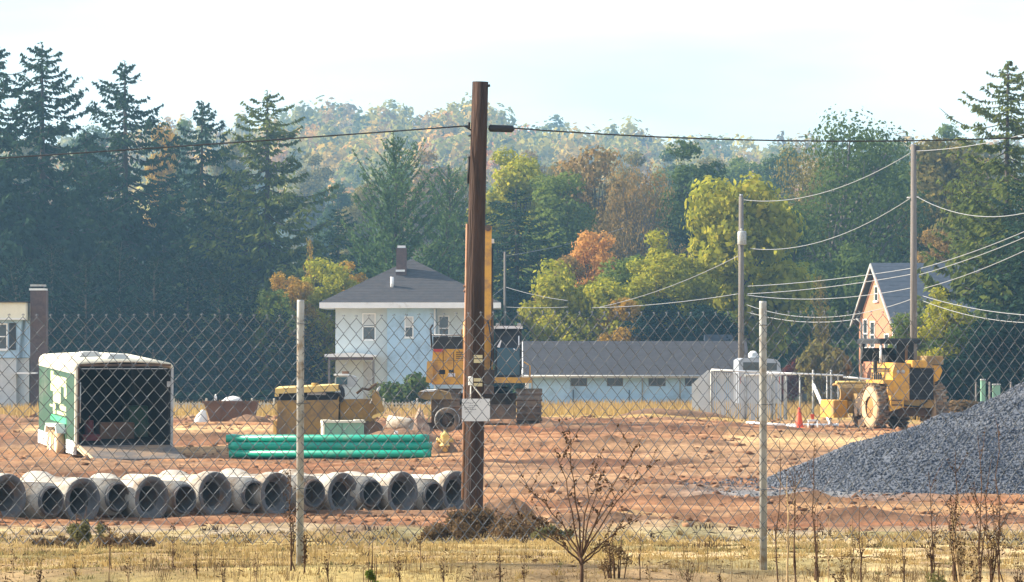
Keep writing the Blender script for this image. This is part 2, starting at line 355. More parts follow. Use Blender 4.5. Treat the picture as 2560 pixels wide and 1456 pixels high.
def ground(x, y, rough=True):
    x = np.asarray(x, float); y = np.asarray(y, float)
    z = np.interp(y, GD, GZ)
    ypos = np.maximum(y, 1.0)
    crest = (HY - (np.interp(1280 + x/np.maximum(y, 300)*FPX, CX, CY) + 95)) / FPX * 1450 + EYE
    t = sstep(650, 1450, y)
    z = np.where(y > 650, (1-t)*z + t*crest - sstep(1550, 3200, y)*30, z)
    z = z + 4.0*(fbm(x/90, y/90, 3, 5)-0.5)*sstep(320, 700, y)
    z = z - 0.22*sstep(5, 10, x)*sstep(100, 118, y)*(1-sstep(140, 160, y))
    if rough:
        site = sstep(62, 66, y)*(1-sstep(140, 150, y))
        z = z + site*(0.22*(fbm(x*0.35, y*0.55, 4, 3)-0.5) + 0.07*(fbm(x*2.4, y*1.6, 3, 9)-0.5) + 0.16*(fbm(x*0.10+2, (y+0.12*x)*0.95, 2, 15)-0.5))
        for yc, sl, x0, x1 in RUTS:
            dd = y-(yc+sl*x+0.5*(fbm(x*0.18, x*0+yc, 2, 19)-0.5)*2); on = sstep(x0-1, x0, x)*(1-sstep(x1, x1+1, x))
            z = z + on*(-0.10*np.exp(-(dd/0.30)**2) + 0.07*np.exp(-((dd-0.62)/0.30)**2) + 0.05*np.exp(-((dd+0.62)/0.30)**2))
        for yc, sl, x0, x1, hh in RIDGES:
            dd = y-(yc+sl*x+0.9*(fbm(x*0.3, x*0+yc, 2, 23)-0.5)*2); on = sstep(x0-1, x0, x)*(1-sstep(x1, x1+1, x))
            z = z + on*hh*np.exp(-(dd/0.55)**2)*(2.0*fbm(x*1.6, y*1.2, 3, 27)-0.25)
        near = (1-sstep(58, 64, y))
        z = z + near*(0.12*(fbm(x*0.6, y*0.4, 3, 21)-0.5))
        # low spoil ridge along the near edge of the site and along the far edge of the dirt
        z = z + 0.16*np.exp(-((y-65.2)/0.9)**2)*fbm(x*1.3, y*0.2, 3, 31)*sstep(-0.6, 0.3, x)*(1-sstep(3.2, 4.2, x))*2
        z = z + 0.22*np.exp(-((y-146)/1.2)**2)*fbm(x*0.8, y*0.2, 3, 33)
    return z
def gz(x, y): return float(ground(np.array([x]), np.array([y]))[0])

def ground_colour(x, y):
    n1 = fbm(x*0.25, y*0.10, 4, 41); n2 = fbm(x*0.9, y*0.22, 4, 43); n3 = fbm(x*0.05, y*0.05, 3, 47); n4 = fbm(x*2.5, y*0.7, 3, 49)
    def c(r, g, b): return np.array([r, g, b])[None, :]
    dirt = c(0.28, 0.115, 0.055); dirt2 = c(0.355, 0.18, 0.092); dark = c(0.17, 0.095, 0.055); sand = c(0.78, 0.54, 0.27)
    grass = c(0.54, 0.40, 0.17); tan = c(0.74, 0.56, 0.32); grey = c(0.36, 0.30, 0.23); field = c(0.46, 0.33, 0.12)
    def mixc(a, b, t): return a*(1-t[:, None]) + b*t[:, None]
    col = mixc(dirt + 0*x[:, None], dirt2, sstep(0.35, 0.65, n1))
    col = mixc(col, dark, 0.8*sstep(0.50, 0.66, n2))
    col = mixc(col, c(0.40, 0.27, 0.165), 0.7*sstep(0.52, 0.64, fbm(x*0.12+9, y*0.05, 3, 57)))
    st = fbm(x*0.10+2, (y+0.12*x)*0.95, 2, 15); st2 = fbm(x*0.22+7, (y-0.1*x)*0.55, 3, 16)
    col = mixc(col, c(0.20, 0.095, 0.055), 0.75*sstep(0.52, 0.36, st)); col = mixc(col, c(0.56, 0.34, 0.18), 0.45*sstep(0.60, 0.74, st)); col = mixc(col, c(0.24, 0.15, 0.095), 0.7*sstep(0.56, 0.70, st2))
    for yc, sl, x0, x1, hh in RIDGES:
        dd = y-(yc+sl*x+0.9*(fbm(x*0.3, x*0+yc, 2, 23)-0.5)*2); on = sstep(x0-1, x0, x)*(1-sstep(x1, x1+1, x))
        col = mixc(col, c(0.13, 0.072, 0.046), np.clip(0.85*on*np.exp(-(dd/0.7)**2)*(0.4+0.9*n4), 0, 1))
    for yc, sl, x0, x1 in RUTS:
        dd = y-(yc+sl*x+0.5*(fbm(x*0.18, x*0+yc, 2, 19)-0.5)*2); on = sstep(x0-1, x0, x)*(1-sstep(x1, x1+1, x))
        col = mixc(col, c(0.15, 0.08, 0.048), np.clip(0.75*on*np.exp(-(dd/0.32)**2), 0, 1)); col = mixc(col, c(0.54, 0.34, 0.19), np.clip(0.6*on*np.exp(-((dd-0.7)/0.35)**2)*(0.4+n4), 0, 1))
    # pale sandy wheel tracks worn across the site
    for yc, wd, x0, x1, amt in ((69.5, 1.3, -0.2, 2.2, 0.95), (119, 3.5, -14, -5.5, 0.75), (112, 5, 6.5, 30, 0.8), (104, 2, -9, -4, 0.4), (74.5, 1.6, 5.5, 14, 0.35)):
        k = np.exp(-(((y-yc) - 0.8*(fbm(x*0.3, y*0+yc, 2, 51)-0.5)*2)/wd)**2)*sstep(x0-0.8, x0, x)*(1-sstep(x1, x1+0.8, x))*amt
        col = mixc(col, sand, np.clip(k*(0.55+0.9*n4), 0, 1))
    # grey stone dust beside the gravel heap
    k = np.exp(-((y-80.8)/2.0)**2)*sstep(2.6, 5.0, x)*(1-sstep(7, 9, x))
    col = mixc(col, c(0.22, 0.225, 0.24), np.clip(k*(0.6+0.7*n4), 0, 1))
    # near verge
    n5 = fbm(x*1.1+11, y*0.22, 4, 53); n6 = fbm(x*2.2+5, y*0.5, 3, 54)
    e = 65.6 + 5.0*(n3-0.5) + 4.5*(n2-0.5)
    tg = 1 - sstep(-2.2, 1.6, y-e)
    verge = mixc(grass + 0*x[:, None], tan, np.clip(sstep(0.40, 0.62, n1)*0.8 + sstep(1.0, 3.0, x*60/np.maximum(y, 15))*0.55, 0, 1))
    verge = mixc(verge, grey, np.clip(sstep(52, 62, y+6*(n5-0.5))*(0.3+0.9*n6), 0, 1))
    verge = mixc(verge, c(0.30, 0.20, 0.12), 0.75*sstep(0.50, 0.62, n5)); verge = mixc(verge, c(0.42, 0.35, 0.14), 0.4*sstep(0.50, 0.36, n6))
    verge = mixc(verge, c(0.21, 0.14, 0.085), 0.7*sstep(0.52, 0.68, n2))
    verge = mixc(verge, c(0.20, 0.19, 0.075), 0.6*sstep(0.55, 0.68, fbm(x*0.7+3, y*0.13, 3, 58)))
    col = mixc(col, verge, tg)
    # rough grass behind the site
    tf = sstep(141, 147, y + 8*(n2-0.5))
    fieldc = mixc(field + 0*x[:, None], c(0.32, 0.19, 0.10), sstep(0.40, 0.60, n1))
    fieldc = mixc(fieldc, c(0.05, 0.06, 0.025), sstep(252, 285, y))
    return np.clip(mixc(col, fieldc, tf), 0, 1)

ys = np.concatenate([np.linspace(-80, 10, 12), np.arange(12, 62, 0.5), np.arange(62, 150, 0.3), np.arange(150, 270, 2.0), np.arange(270, 620, 12), np.arange(620, 1700, 30), np.linspace(1700, 4000, 16)])
tt = np.linspace(-1, 1, 241); tt = np.sign(tt)*np.abs(tt)**1.9
XX = np.outer(30 + 0.55*np.maximum(ys, 0), tt); YY = np.repeat(ys[:, None], len(tt), 1)
gx, gy = XX.ravel(), YY.ravel()
gzv = ground(gx, gy)
nr, nc = XX.shape
idx = np.arange(nr*nc).reshape(nr, nc)
F = np.stack([idx[:-1, :-1], idx[:-1, 1:], idx[1:, 1:], idx[1:, :-1]], -1).reshape(-1, 4)
gm = mesh_np('ground', np.stack([gx, gy, gzv], 1), F, True, ground_colour(gx, gy))

def groundmat():
    m = bpy.data.materials.new('soil_and_grass'); m.use_nodes = True
    t = m.node_tree; b = t.nodes['Principled BSDF']; b.inputs['Roughness'].default_value = 0.95; b.inputs['Specular IOR Level'].default_value = 0.1
    co = t.nodes.new('ShaderNodeTexCoord'); vc = t.nodes.new('ShaderNodeVertexColor'); vc.layer_name = 'Col'
    mp = t.nodes.new('ShaderNodeMapping'); mp.inputs['Scale'].default_value = (1.0, 0.35, 1.0); t.links.new(co.outputs['Object'], mp.inputs['Vector'])
    n = t.nodes.new('ShaderNodeTexNoise'); n.inputs['Scale'].default_value = 3.5; n.inputs['Detail'].default_value = 9; n.inputs['Roughness'].default_value = 0.75
    t.links.new(mp.outputs['Vector'], n.inputs['Vector'])
    r = t.nodes.new('ShaderNodeValToRGB'); r.color_ramp.elements[0].position = 0.30; r.color_ramp.elements[1].position = 0.70
    r.color_ramp.elements[0].color = (0.42, 0.40, 0.38, 1); r.color_ramp.elements[1].color = (1.42, 1.40, 1.34, 1)
    t.links.new(n.outputs['Fac'], r.inputs['Fac'])
    mm = t.nodes.new('ShaderNodeMix'); mm.data_type = 'RGBA'; mm.blend_type = 'MULTIPLY'; mm.inputs['Factor'].default_value = 1
    t.links.new(vc.outputs['Color'], mm.inputs['A']); t.links.new(r.outputs['Color'], mm.inputs['B']); t.links.new(mm.outputs['Result'], b.inputs['Base Color'])
    n2 = t.nodes.new('ShaderNodeTexNoise'); n2.inputs['Scale'].default_value = 5; n2.inputs['Detail'].default_value = 8; n2.inputs['Roughness'].default_value = 0.7
    t.links.new(co.outputs['Object'], n2.inputs['Vector'])
    bp = t.nodes.new('ShaderNodeBump'); bp.inputs['Strength'].default_value = 0.9; bp.inputs['Distance'].default_value = 0.12
    t.links.new(n2.outputs['Fac'], bp.inputs['Height']); t.links.new(bp.outputs['Normal'], b.inputs['Normal'])
    return m
go = link('ground', gm, groundmat()); tag(go, kind='structure')

# ------------------------------------------------------------------ foliage helpers
def leaf_quads(Pts, size, aspect=0.6, droop=None, rg=rng, jit=0.35, nrm=None):
    """one randomly turned quad at each point; droop = preferred long-axis direction (n,3)"""
    n = len(Pts)
    a = rg.normal(size=(n, 3)) if droop is None else droop + jit*rg.normal(size=(n, 3))
    a /= np.linalg.norm(a, axis=1, keepdims=True)
    b = np.cross(a, rg.normal(size=(n, 3)) if nrm is None else nrm + 0.45*rg.normal(size=(n, 3))); b /= np.linalg.norm(b, axis=1, keepdims=True)
    if nrm is not None: a = np.cross(b, nrm + 0.3*rg.normal(size=(n, 3))); a /= np.linalg.norm(a, axis=1, keepdims=True)
    s = size*(0.6+0.8*rg.random((n, 1))) if np.isscalar(size) else size[:, None]
    a = a*s*0.5; b = b*s*0.5*aspect
    V = np.stack([Pts-a-b*0.4, Pts-a*0.1-b, Pts+a+b*0.1, Pts-a*0.1+b], 1).reshape(-1, 3)
    Fq = np.arange(n*4).reshape(n, 4)
    return V, Fq

def lobe_points(n, lobes, rg, shell=0.55):
    """points in a union of ellipsoid lobes, denser near the skin"""
    wts = np.array([l[3]*l[4]*l[5] for l in lobes])**0.7; wts /= wts.sum()
    k = rg.choice(len(lobes), n, p=wts)
    Lb = np.array(lobes)[k]
    d = rg.normal(size=(n, 3)); d /= np.linalg.norm(d, axis=1, keepdims=True)
    r = (shell + (1-shell)*rg.random((n, 1)))**0.8
    # clumps: pull points towards a few directions on each lobe
    return np.concatenate([Lb[:, :3] + d*r*Lb[:, 3:6]*(0.86+0.28*rg.random((n, 1))), d], 1)

def broadleaf_mesh(seed, nleaf=9000, leaf=0.055, nlobe=26, A=1.5, open_=0.0, base=0.18, lk=1.0):
    """crown in a unit box (height 1, radius about 0.5); returns crown mesh and wood mesh"""
    rg = np.random.default_rng(seed)
    lobes = []; mb = MB()
    top = 0.94
    ends = []
    for i in range(nlobe):
        h = base + (top-base)*(i+0.5)/nlobe
        u = (h-base)/(top-base)
        rad = 0.42*math.sqrt(max(0.05, 1-((u-0.45)/0.6)**2))
        a = rg.random()*2*math.pi; rr = rad*(0.45+0.6*rg.random())
        s = 0.10+0.085*rg.random()
        c = (math.cos(a)*rr, math.sin(a)*rr, h + 0.04*rg.normal())
        lobes.append((c[0], c[1], c[2]*A, s*1.25, s*1.25, s*1.0)); ends.append(c)
    lobes.append((0, 0, (0.6*top+0.2*base)*A, 0.2, 0.2, 0.26*A))
    Pts = lobe_points(nleaf, lobes, rg, 0.5)
    # eat gaps
    g = vnoise(Pts[:, 0]*11+50, Pts[:, 2]*11+Pts[:, 1]*9+50, seed)
    Pts = Pts[g > 0.26+open_]
    Pts = Pts[Pts[:, 2] > base*0.4*A]
    V, Fq = leaf_quads(Pts[:, :3], leaf, 0.75, rg=rg, nrm=Pts[:, 3:]); V[:, 2] /= A
    crown = mesh_np('crown', V, Fq)
    mb.tube([(0,0,-0.06),(0.006,0,0.1),(-0.004,0.008,0.3),(0.0,0,0.55),(0,0,0.8)], [0.024,0.019,0.016,0.010,0.003], 7)
    for c in ends[::1]:
        z0 = max(0.1, c[2]*0.55-0.02*rg.random())
        mid = (c[0]*0.5+0.03*rg.normal(), c[1]*0.5+0.03*rg.normal(), (z0+c[2])*0.5-0.015)
        mb.tube([(0,0,z0), mid, c], [0.0095*lk,0.006*lk,0.002*lk], 5, cap=False)
        for q in range(3):
            e = (c[0]+0.08*np.clip(rg.normal(), -1.3, 1.3), c[1]+0.08*np.clip(rg.normal(), -1.3, 1.3), c[2]+0.04*rg.random())
            mb.tube([mid, ((mid[0]+e[0])/2, (mid[1]+e[1])/2, (mid[2]+e[2])/2-0.01), e], [0.004,0.003,0.001], 4, cap=False)
    return crown, mb.mesh('trunk')

def conifer_mesh(seed, hw=0.26, nb=110, droop=0.25, up=0.12, base=0.04, cards=58, thin_top=0.5, card=0.030, shape=0.85, tuft=0.8):
    """spruce or pine in a unit height; branches that sag and lift at the tip, hung with needle sprays"""
    rg = np.random.default_rng(seed); mb = MB(); PT = []; DR = []; SZ = []
    mb.tube([(0,0,-0.04),(0,0,0.3),(0.002,0,0.7),(0,0,0.995)], [0.016,0.012,0.006,0.0012], 7)
    for i in range(nb):
        u = ((i+rg.random())/nb)
        h = base + (0.985-base)*u
        ln = hw*((1-u)**shape)*(0.50+0.62*rg.random()) + 0.012
        if rg.random() < 0.14: ln *= 1.3
        if rg.random() < 0.10: continue
        a = i*2.399963 + 0.5*rg.normal()
        dx, dy = math.cos(a), math.sin(a)
        dr = droop*(1-0.6*u); ubr = 0.5+rg.random()
        pts = []
        for k in range(6):
            s = k/5
            z = h + ln*(up*s*(0.7+0.8*u)*ubr - dr*math.sin(math.pi*s*0.8)*(0.6+0.6*ubr) + 0.45*up*s**3)
            pts.append(np.array((dx*ln*s, dy*ln*s, z)))
        mb.tube(pts, [0.0035*(1-u)+0.0012]+[0.0022*(1-u)+0.0009]*4+[0.0006], 4, cap=False)
        pts = np.array(pts)
        nn = max(8, int(cards*(0.22+0.78*(1-u))*(0.7+0.6*rg.random())))
        s = rg.random(nn)**0.75
        f = s*5; k0 = np.minimum(f.astype(int), 4); fr = (f-k0)[:, None]
        p = pts[k0]*(1-fr)+pts[k0+1]*fr
        side = rg.normal(size=nn)*0.16*ln*(1-0.55*s)
        p = p + np.stack([-dy*side, dx*side, -np.abs(rg.normal(size=nn))*0.010*(1-u)-0.15*np.abs(side)], 1)
        d = np.stack([dx*0.5-dy*np.sign(side)*0.7, dy*0.5+dx*np.sign(side)*0.7, -tuft*(0.5+1.3*rg.random(nn))], 1)
        PT.append(p); DR.append(d); SZ.append(card*(0.55+0.75*rg.random(nn))*(0.45+0.75*(1-u)))
    # dense needle core round the upper stem
    # small leader sprays
    nn = 30; z = 0.86+0.14*rg.random(nn)
    PT.append(np.stack([0.004*rg.normal(size=nn), 0.004*rg.normal(size=nn), z], 1)); DR.append(np.tile((0.6, 0.2, 0.3), (nn, 1))); SZ.append(np.full(nn, card*0.4))
    V, Fq = leaf_quads(np.concatenate(PT), np.concatenate(SZ), 0.42, np.concatenate(DR), rg, 0.45)
    return mesh_np('crown', V, Fq), mb.mesh('trunk')

def bush_mesh(seed, n=3500, leaf=0.09, nlobe=14, flat=0.75):
    rg = np.random.default_rng(seed); lobes = []; mb = MB()
    for i in range(nlobe):
        a = rg.random()*2*math.pi; r = 0.36*math.sqrt(rg.random()); h = 0.15+0.55*rg.random()*(1-0.9*r)
        s = 0.16+0.10*rg.random(); c = (math.cos(a)*r, math.sin(a)*r, h)
        lobes.append((*c, s, s, s*flat)); mb.tube([(0.02*rg.normal(),0.02*rg.normal(),-0.05),(c[0]*0.5,c[1]*0.5,h*0.5),c], [0.012,0.008,0.003], 4, cap=False)
    Pts = lobe_points(n, lobes, rg, 0.45)
    g = vnoise(Pts[:, 0]*9+30, Pts[:, 2]*9+Pts[:, 1]*8+30, seed); Pts = Pts[(g > 0.22) & (Pts[:, 2] > -0.02)]
    V, Fq = leaf_quads(Pts[:, :3], leaf, 0.7, rg=rg, nrm=Pts[:, 3:])
    return mesh_np('crown', V, Fq), mb.mesh('stem')

def plant(name, meshes, lm, wm, loc, h, wid, label, cat, group=None, rz=None, crown='crown', wood='trunk'):
    """a tree or shrub: an Empty at the foot with its wood and its foliage; h metres tall, wid metres across"""
    t = empty(name, loc, random.random()*6.28 if rz is None else rz)
    c = link(crown, meshes[0], None, t); wd = link(wood, meshes[1], None, t)
    for o, m in ((c, lm), (wd, wm)):
        if len(o.data.materials) == 0: o.data.materials.append(None)
        o.material_slots[0].link = 'OBJECT'; o.material_slots[0].material = m
        o.scale = (wid, wid, h)
    tag(t, label, cat, group); return t

BLA = (1.3, 2.0, 2.8)
BL = [[broadleaf_mesh(100+10*j+i, int(14000*A**0.5), 0.040, int(22*A**0.8), A, 0.0 if i < 3 else 0.05) for j, A in enumerate(BLA)] for i in range(4)]
BARE = broadleaf_mesh(150, 26000, 0.017, 44, 1.2, 0.13, 0.22, 1.7)
SP = [conifer_mesh(200+i, 0.27, 185, 0.40, 0.17, 0.04, 175, 0.5, 0.029, 0.52) for i in range(3)]
PN = [conifer_mesh(220+i, 0.36, 170, 0.0, 0.50, 0.08, 180, 0.5, 0.030, 0.55, -0.5) for i in range(2)]
SPT = conifer_mesh(230, 0.24, 165, 0.40, 0.17, 0.05, 165, 0.5, 0.029, 0.52)
HG = [conifer_mesh(240+i, 0.30, 130, 0.05, 0.35, 0.0, 60, 0.5, 0.05, 0.45, 0.2) for i in range(2)]
BU = [bush_mesh(300+i) for i in range(4)]


def tree(name, kind, lm, px, top, hw, d, label, cat='tree', group=None, wm=None, rz=None):
    """kind: ('b',i) broadleaf, ('s',i) spruce, ('p',i) pine, ('t',0) open-topped spruce, ('h',i) hedge conifer, ('n',0) thin-leaved, ('u',i) bush"""
    k, i = kind
    ms = {'b': BL, 's': SP, 'p': PN, 't': [SPT], 'h': HG, 'n': [BARE], 'u': BU}[k][i]
    rad = {'b': 0.5, 's': 0.29, 'p': 0.37, 't': 0.25, 'h': 0.31, 'n': 0.5, 'u': 0.5}[k]
    p = P(px, top, d); g = gz(p.x, d) - 0.05
    if k in 'st': hw = hw*1.5
    if k == 'b' and name == 'shrub': hw = hw*1.15
    if k == 'b': ms = ms[int(np.argmin([abs(math.log(A*2*hw/FPX*d/(p.z-g))) for A in BLA]))]
    cn, wn = ('foliage', 'stem') if name == 'shrub' else ('crown', 'trunk')
    return plant(name, ms, LM[lm], wm or M['bark'], (p.x, d, g), p.z - g, hw/FPX*d/rad, label, cat, group, rz, cn, wn)

# ------------------------------------------------------------------ far wooded hill
def far_forest():
    rg = np.random.default_rng(77)
    n = 2350
    d = 740 + 830*np.sqrt(rg.random(n))
    u = (rg.random(n)*2-1)*0.175
    x = u*d
    z = ground(x, d, False) - 0.5
    far = d > 1250; H = np.where(far, 11 + 5*rg.random(n), 12 + 11*rg.random(n)**1.3); Wd = np.where(far, 4.5 + 3.5*rg.random(n), 3.4 + 5.0*rg.random(n)**1.5)
    pal = np.array([(0.075,0.085,0.030),(0.100,0.105,0.032),(0.055,0.070,0.030),(0.130,0.110,0.036),(0.155,0.110,0.042),(0.17,0.10,0.045),(0.095,0.078,0.048),(0.07,0.064,0.048)])
    k = rg.choice(8, n, p=[.24,.26,.14,.18,.07,.02,.05,.04])
    per = np.where(d < 950, 210, 175)
    # unit crowns: lumpy ovals
    Vs, Cs = [], []
    for i in range(n):
        m = int(per[i])
        lob = rg.normal(size=(9, 3)); lob /= np.linalg.norm(lob, axis=1, keepdims=True); lob *= 0.52; lob[:, 2] = lob[:, 2]*0.9
        q = rg.choice(9, m)
        v = rg.normal(size=(m, 3)); v /= np.linalg.norm(v, axis=1, keepdims=True)
        p = lob[q] + v*0.46*(0.55+0.45*rg.random((m, 1)))
        p = p*np.array([Wd[i], Wd[i], H[i]*0.40]) + np.array([x[i], d[i], z[i]+H[i]*0.60])
        V, _ = leaf_quads(p, 1.2 if d[i] < 950 else 1.45, 0.9, rg=rg, nrm=v+0.9*lob[q])
        Vs.append(V); Cs.append(np.repeat(pal[k[i]][None, :]*(0.8+0.4*rg.random()), len(V), 0))
    V = np.concatenate(Vs); C = np.concatenate(Cs)
    me = mesh_np('hillside_forest', V, np.arange(len(V)).reshape(-1, 4), False, C)
    o = link('hillside_forest', me, LM['forest'])
    tag(o, 'hazy green and rusty woodland covering the distant hill', 'forest', None, 'stuff')
far_forest()

# ------------------------------------------------------------------ trees between the site and the hill
mid = [  # px, top, half-width, d, kind, leaf
 (840,445,70,520,('b',0),'dark'),(905,470,75,470,('b',1),'olive'),(1075,395,85,560,('b',2),'brown'),(1170,430,80,500,('b',3),'olive'),
 (1255,440,70,540,('b',0),'green'),(1420,420,80,480,('b',1),'olive'),(1560,400,85,520,('b',2),'olive'),(1650,425,75,560,('b',3),'green'),
 (1860,375,90,520,('b',0),'green'),(1950,385,85,480,('b',1),'dark'),(1700,390,80,600,('b',2),'dark'),(1790,395,75,580,('b',3),'olive'),
 (2230,350,90,500,('b',3),'green'),(2340,335,95,470,('b',2),'green'),(2440,360,90,500,('b',1),'olive'),(590,330,70,560,('b',0),'olive'),
 (440,320,70,600,('b',2),'green'),(230,330,80,560,('b',1),'dark'),(60,340,80,560,('b',3),'olive'),(410,322,55,420,('b',1),'gold'),
 (1330,395,60,600,('b',2),'brown'),(1010,420,80,620,('b',1),'green'),(780,400,70,640,('b',2),'olive'),
]
words = ['first','second','third','fourth','fifth','sixth','seventh','eighth','ninth','tenth','eleventh','twelfth','thirteenth','fourteenth','fifteenth','sixteenth','seventeenth','eighteenth','nineteenth','twentieth','twenty-first','twenty-second','twenty-third','twenty-fourth','twenty-fifth','twenty-sixth','twenty-seventh','twenty-eighth','twenty-ninth','thirtieth']
tone = dict(dark='dark green', olive='olive green', brown='russet brown', green='mid green', gold='golden yellow')
for i, (px, top, hw, d, kd, lm) in enumerate(sorted(mid)):
    tree('broadleaf_tree', kd, lm, px, top, hw, d, f'{tone[lm]} hazy tree in the row before the hill, {words[i]} from left', 'tree', 'hazy trees at the foot of the hill')

T = [
 ('spruce_tree',('t',0),'spruce',-14,112,190,300,'tall dark spruce cut off by the left edge'),
 ('spruce_tree',('s',0),'spruce',105,106,205,305,'tallest dark spruce at left with ragged top above brick chimney'),
 ('spruce_tree',('s',1),'spruce',312,150,190,312,'tall dark spruce with open spindly top, second tallest at left'),
 ('spruce_tree',('s',2),'spruce',505,248,150,318,'narrow dark spruce in the dip between two taller ones'),
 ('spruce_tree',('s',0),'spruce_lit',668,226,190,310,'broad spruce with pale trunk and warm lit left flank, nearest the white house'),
 ('spruce_tree',('s',1),'spruce',215,330,190,330,'lower dark spruce filling the gap between the two tallest'),
 ('spruce_tree',('s',2),'spruce',415,430,180,330,'lower dark spruce behind the overhead line, left of the narrow one'),
 ('spruce_tree',('s',0),'spruce',590,420,170,330,'lower dark spruce pressed against the broad one'),
 ('pine_tree',('p',0),'pine',990,352,205,285,'bushy light green pine with upswept branches behind the white house roof'),
 ('pine_tree',('p',1),'pine',1125,425,170,292,'bushy pine half hidden by the brown utility pole'),
 ('spruce_tree',('s',1),'spruce',1290,470,175,280,'dark drooping spruce right of the raised yellow boom'),
 ('spruce_tree',('s',2),'spruce',1190,520,150,300,'dark conifer behind the brown utility pole'),
 ('spruce_tree',('s',2),'spruce',845,520,130,325,'dark conifer in the gap left of the light green pine'),
 ('broadleaf_tree',('b',0),'lime',1300,352,125,335,'yellow green round tree top just right of the brown utility pole'),
 ('broadleaf_tree',('b',1),'brown',1480,385,130,345,'brown and orange topped oak left of the twin tree crowns'),
 ('broadleaf_tree',('n',0),'brown',1600,430,130,330,'thinly leaved greyish tree above the orange maple'),
 ('broadleaf_tree',('b',3),'green',1400,430,115,320,'olive brown tree behind the orange maple'),
 ('broadleaf_tree',('b',2),'dark',1735,378,125,340,'dark green round tree between the oak and the bare grey tree'),
 ('broadleaf_tree',('b',1),'orange',1485,590,100,272,'bright orange maple above the garage roof'),
 ('broadleaf_tree',('b',3),'lime',1815,452,185,268,'tall yellow green maple with stepped edge behind the transformer pole'),
 ('broadleaf_tree',('b',0),'lime',1680,585,110,264,'yellow green young tree left of the tall maple'),
 ('broadleaf_tree',('b',2),'green',1560,640,110,268,'mid green tree behind the middle of the garage'),
 ('broadleaf_tree',('n',0),'dark',2105,322,260,300,'large sparse tree with dark bare limbs behind the two grey poles'),
 ('broadleaf_tree',('n',0),'olive',2010,400,190,312,'greyish half bare tree left of the large sparse tree'),
 ('broadleaf_tree',('b',1),'dark',2230,420,160,330,'dark green tree behind the tall grey pole top'),
 ('broadleaf_tree',('b',2),'olive',2385,345,150,310,'olive tree between the tall grey pole and right hand spruce'),
 ('broadleaf_tree',('b',0),'dark',1960,560,150,290,'dark shaded tree right of the tall maple'),
 ('broadleaf_tree',('b',2),'dark',2110,620,140,282,'dark shaded tree left of the brick house roof'),
 ('broadleaf_tree',('b',3),'brown',2335,575,80,262,'russet brown tree above the slate roof ridge'),
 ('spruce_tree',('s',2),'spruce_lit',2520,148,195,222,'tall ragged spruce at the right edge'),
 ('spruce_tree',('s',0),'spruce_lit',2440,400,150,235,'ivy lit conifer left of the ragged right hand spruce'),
 ('spruce_tree',('s',1),'spruce',2590,420,190,215,'dark conifer cut off by the right edge'),
]
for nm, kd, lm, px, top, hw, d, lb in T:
    tree(nm, kd, lm, px, top, hw, d, lb, 'tree', None, M['paintbark'] if kd[0] == 'n' else None)

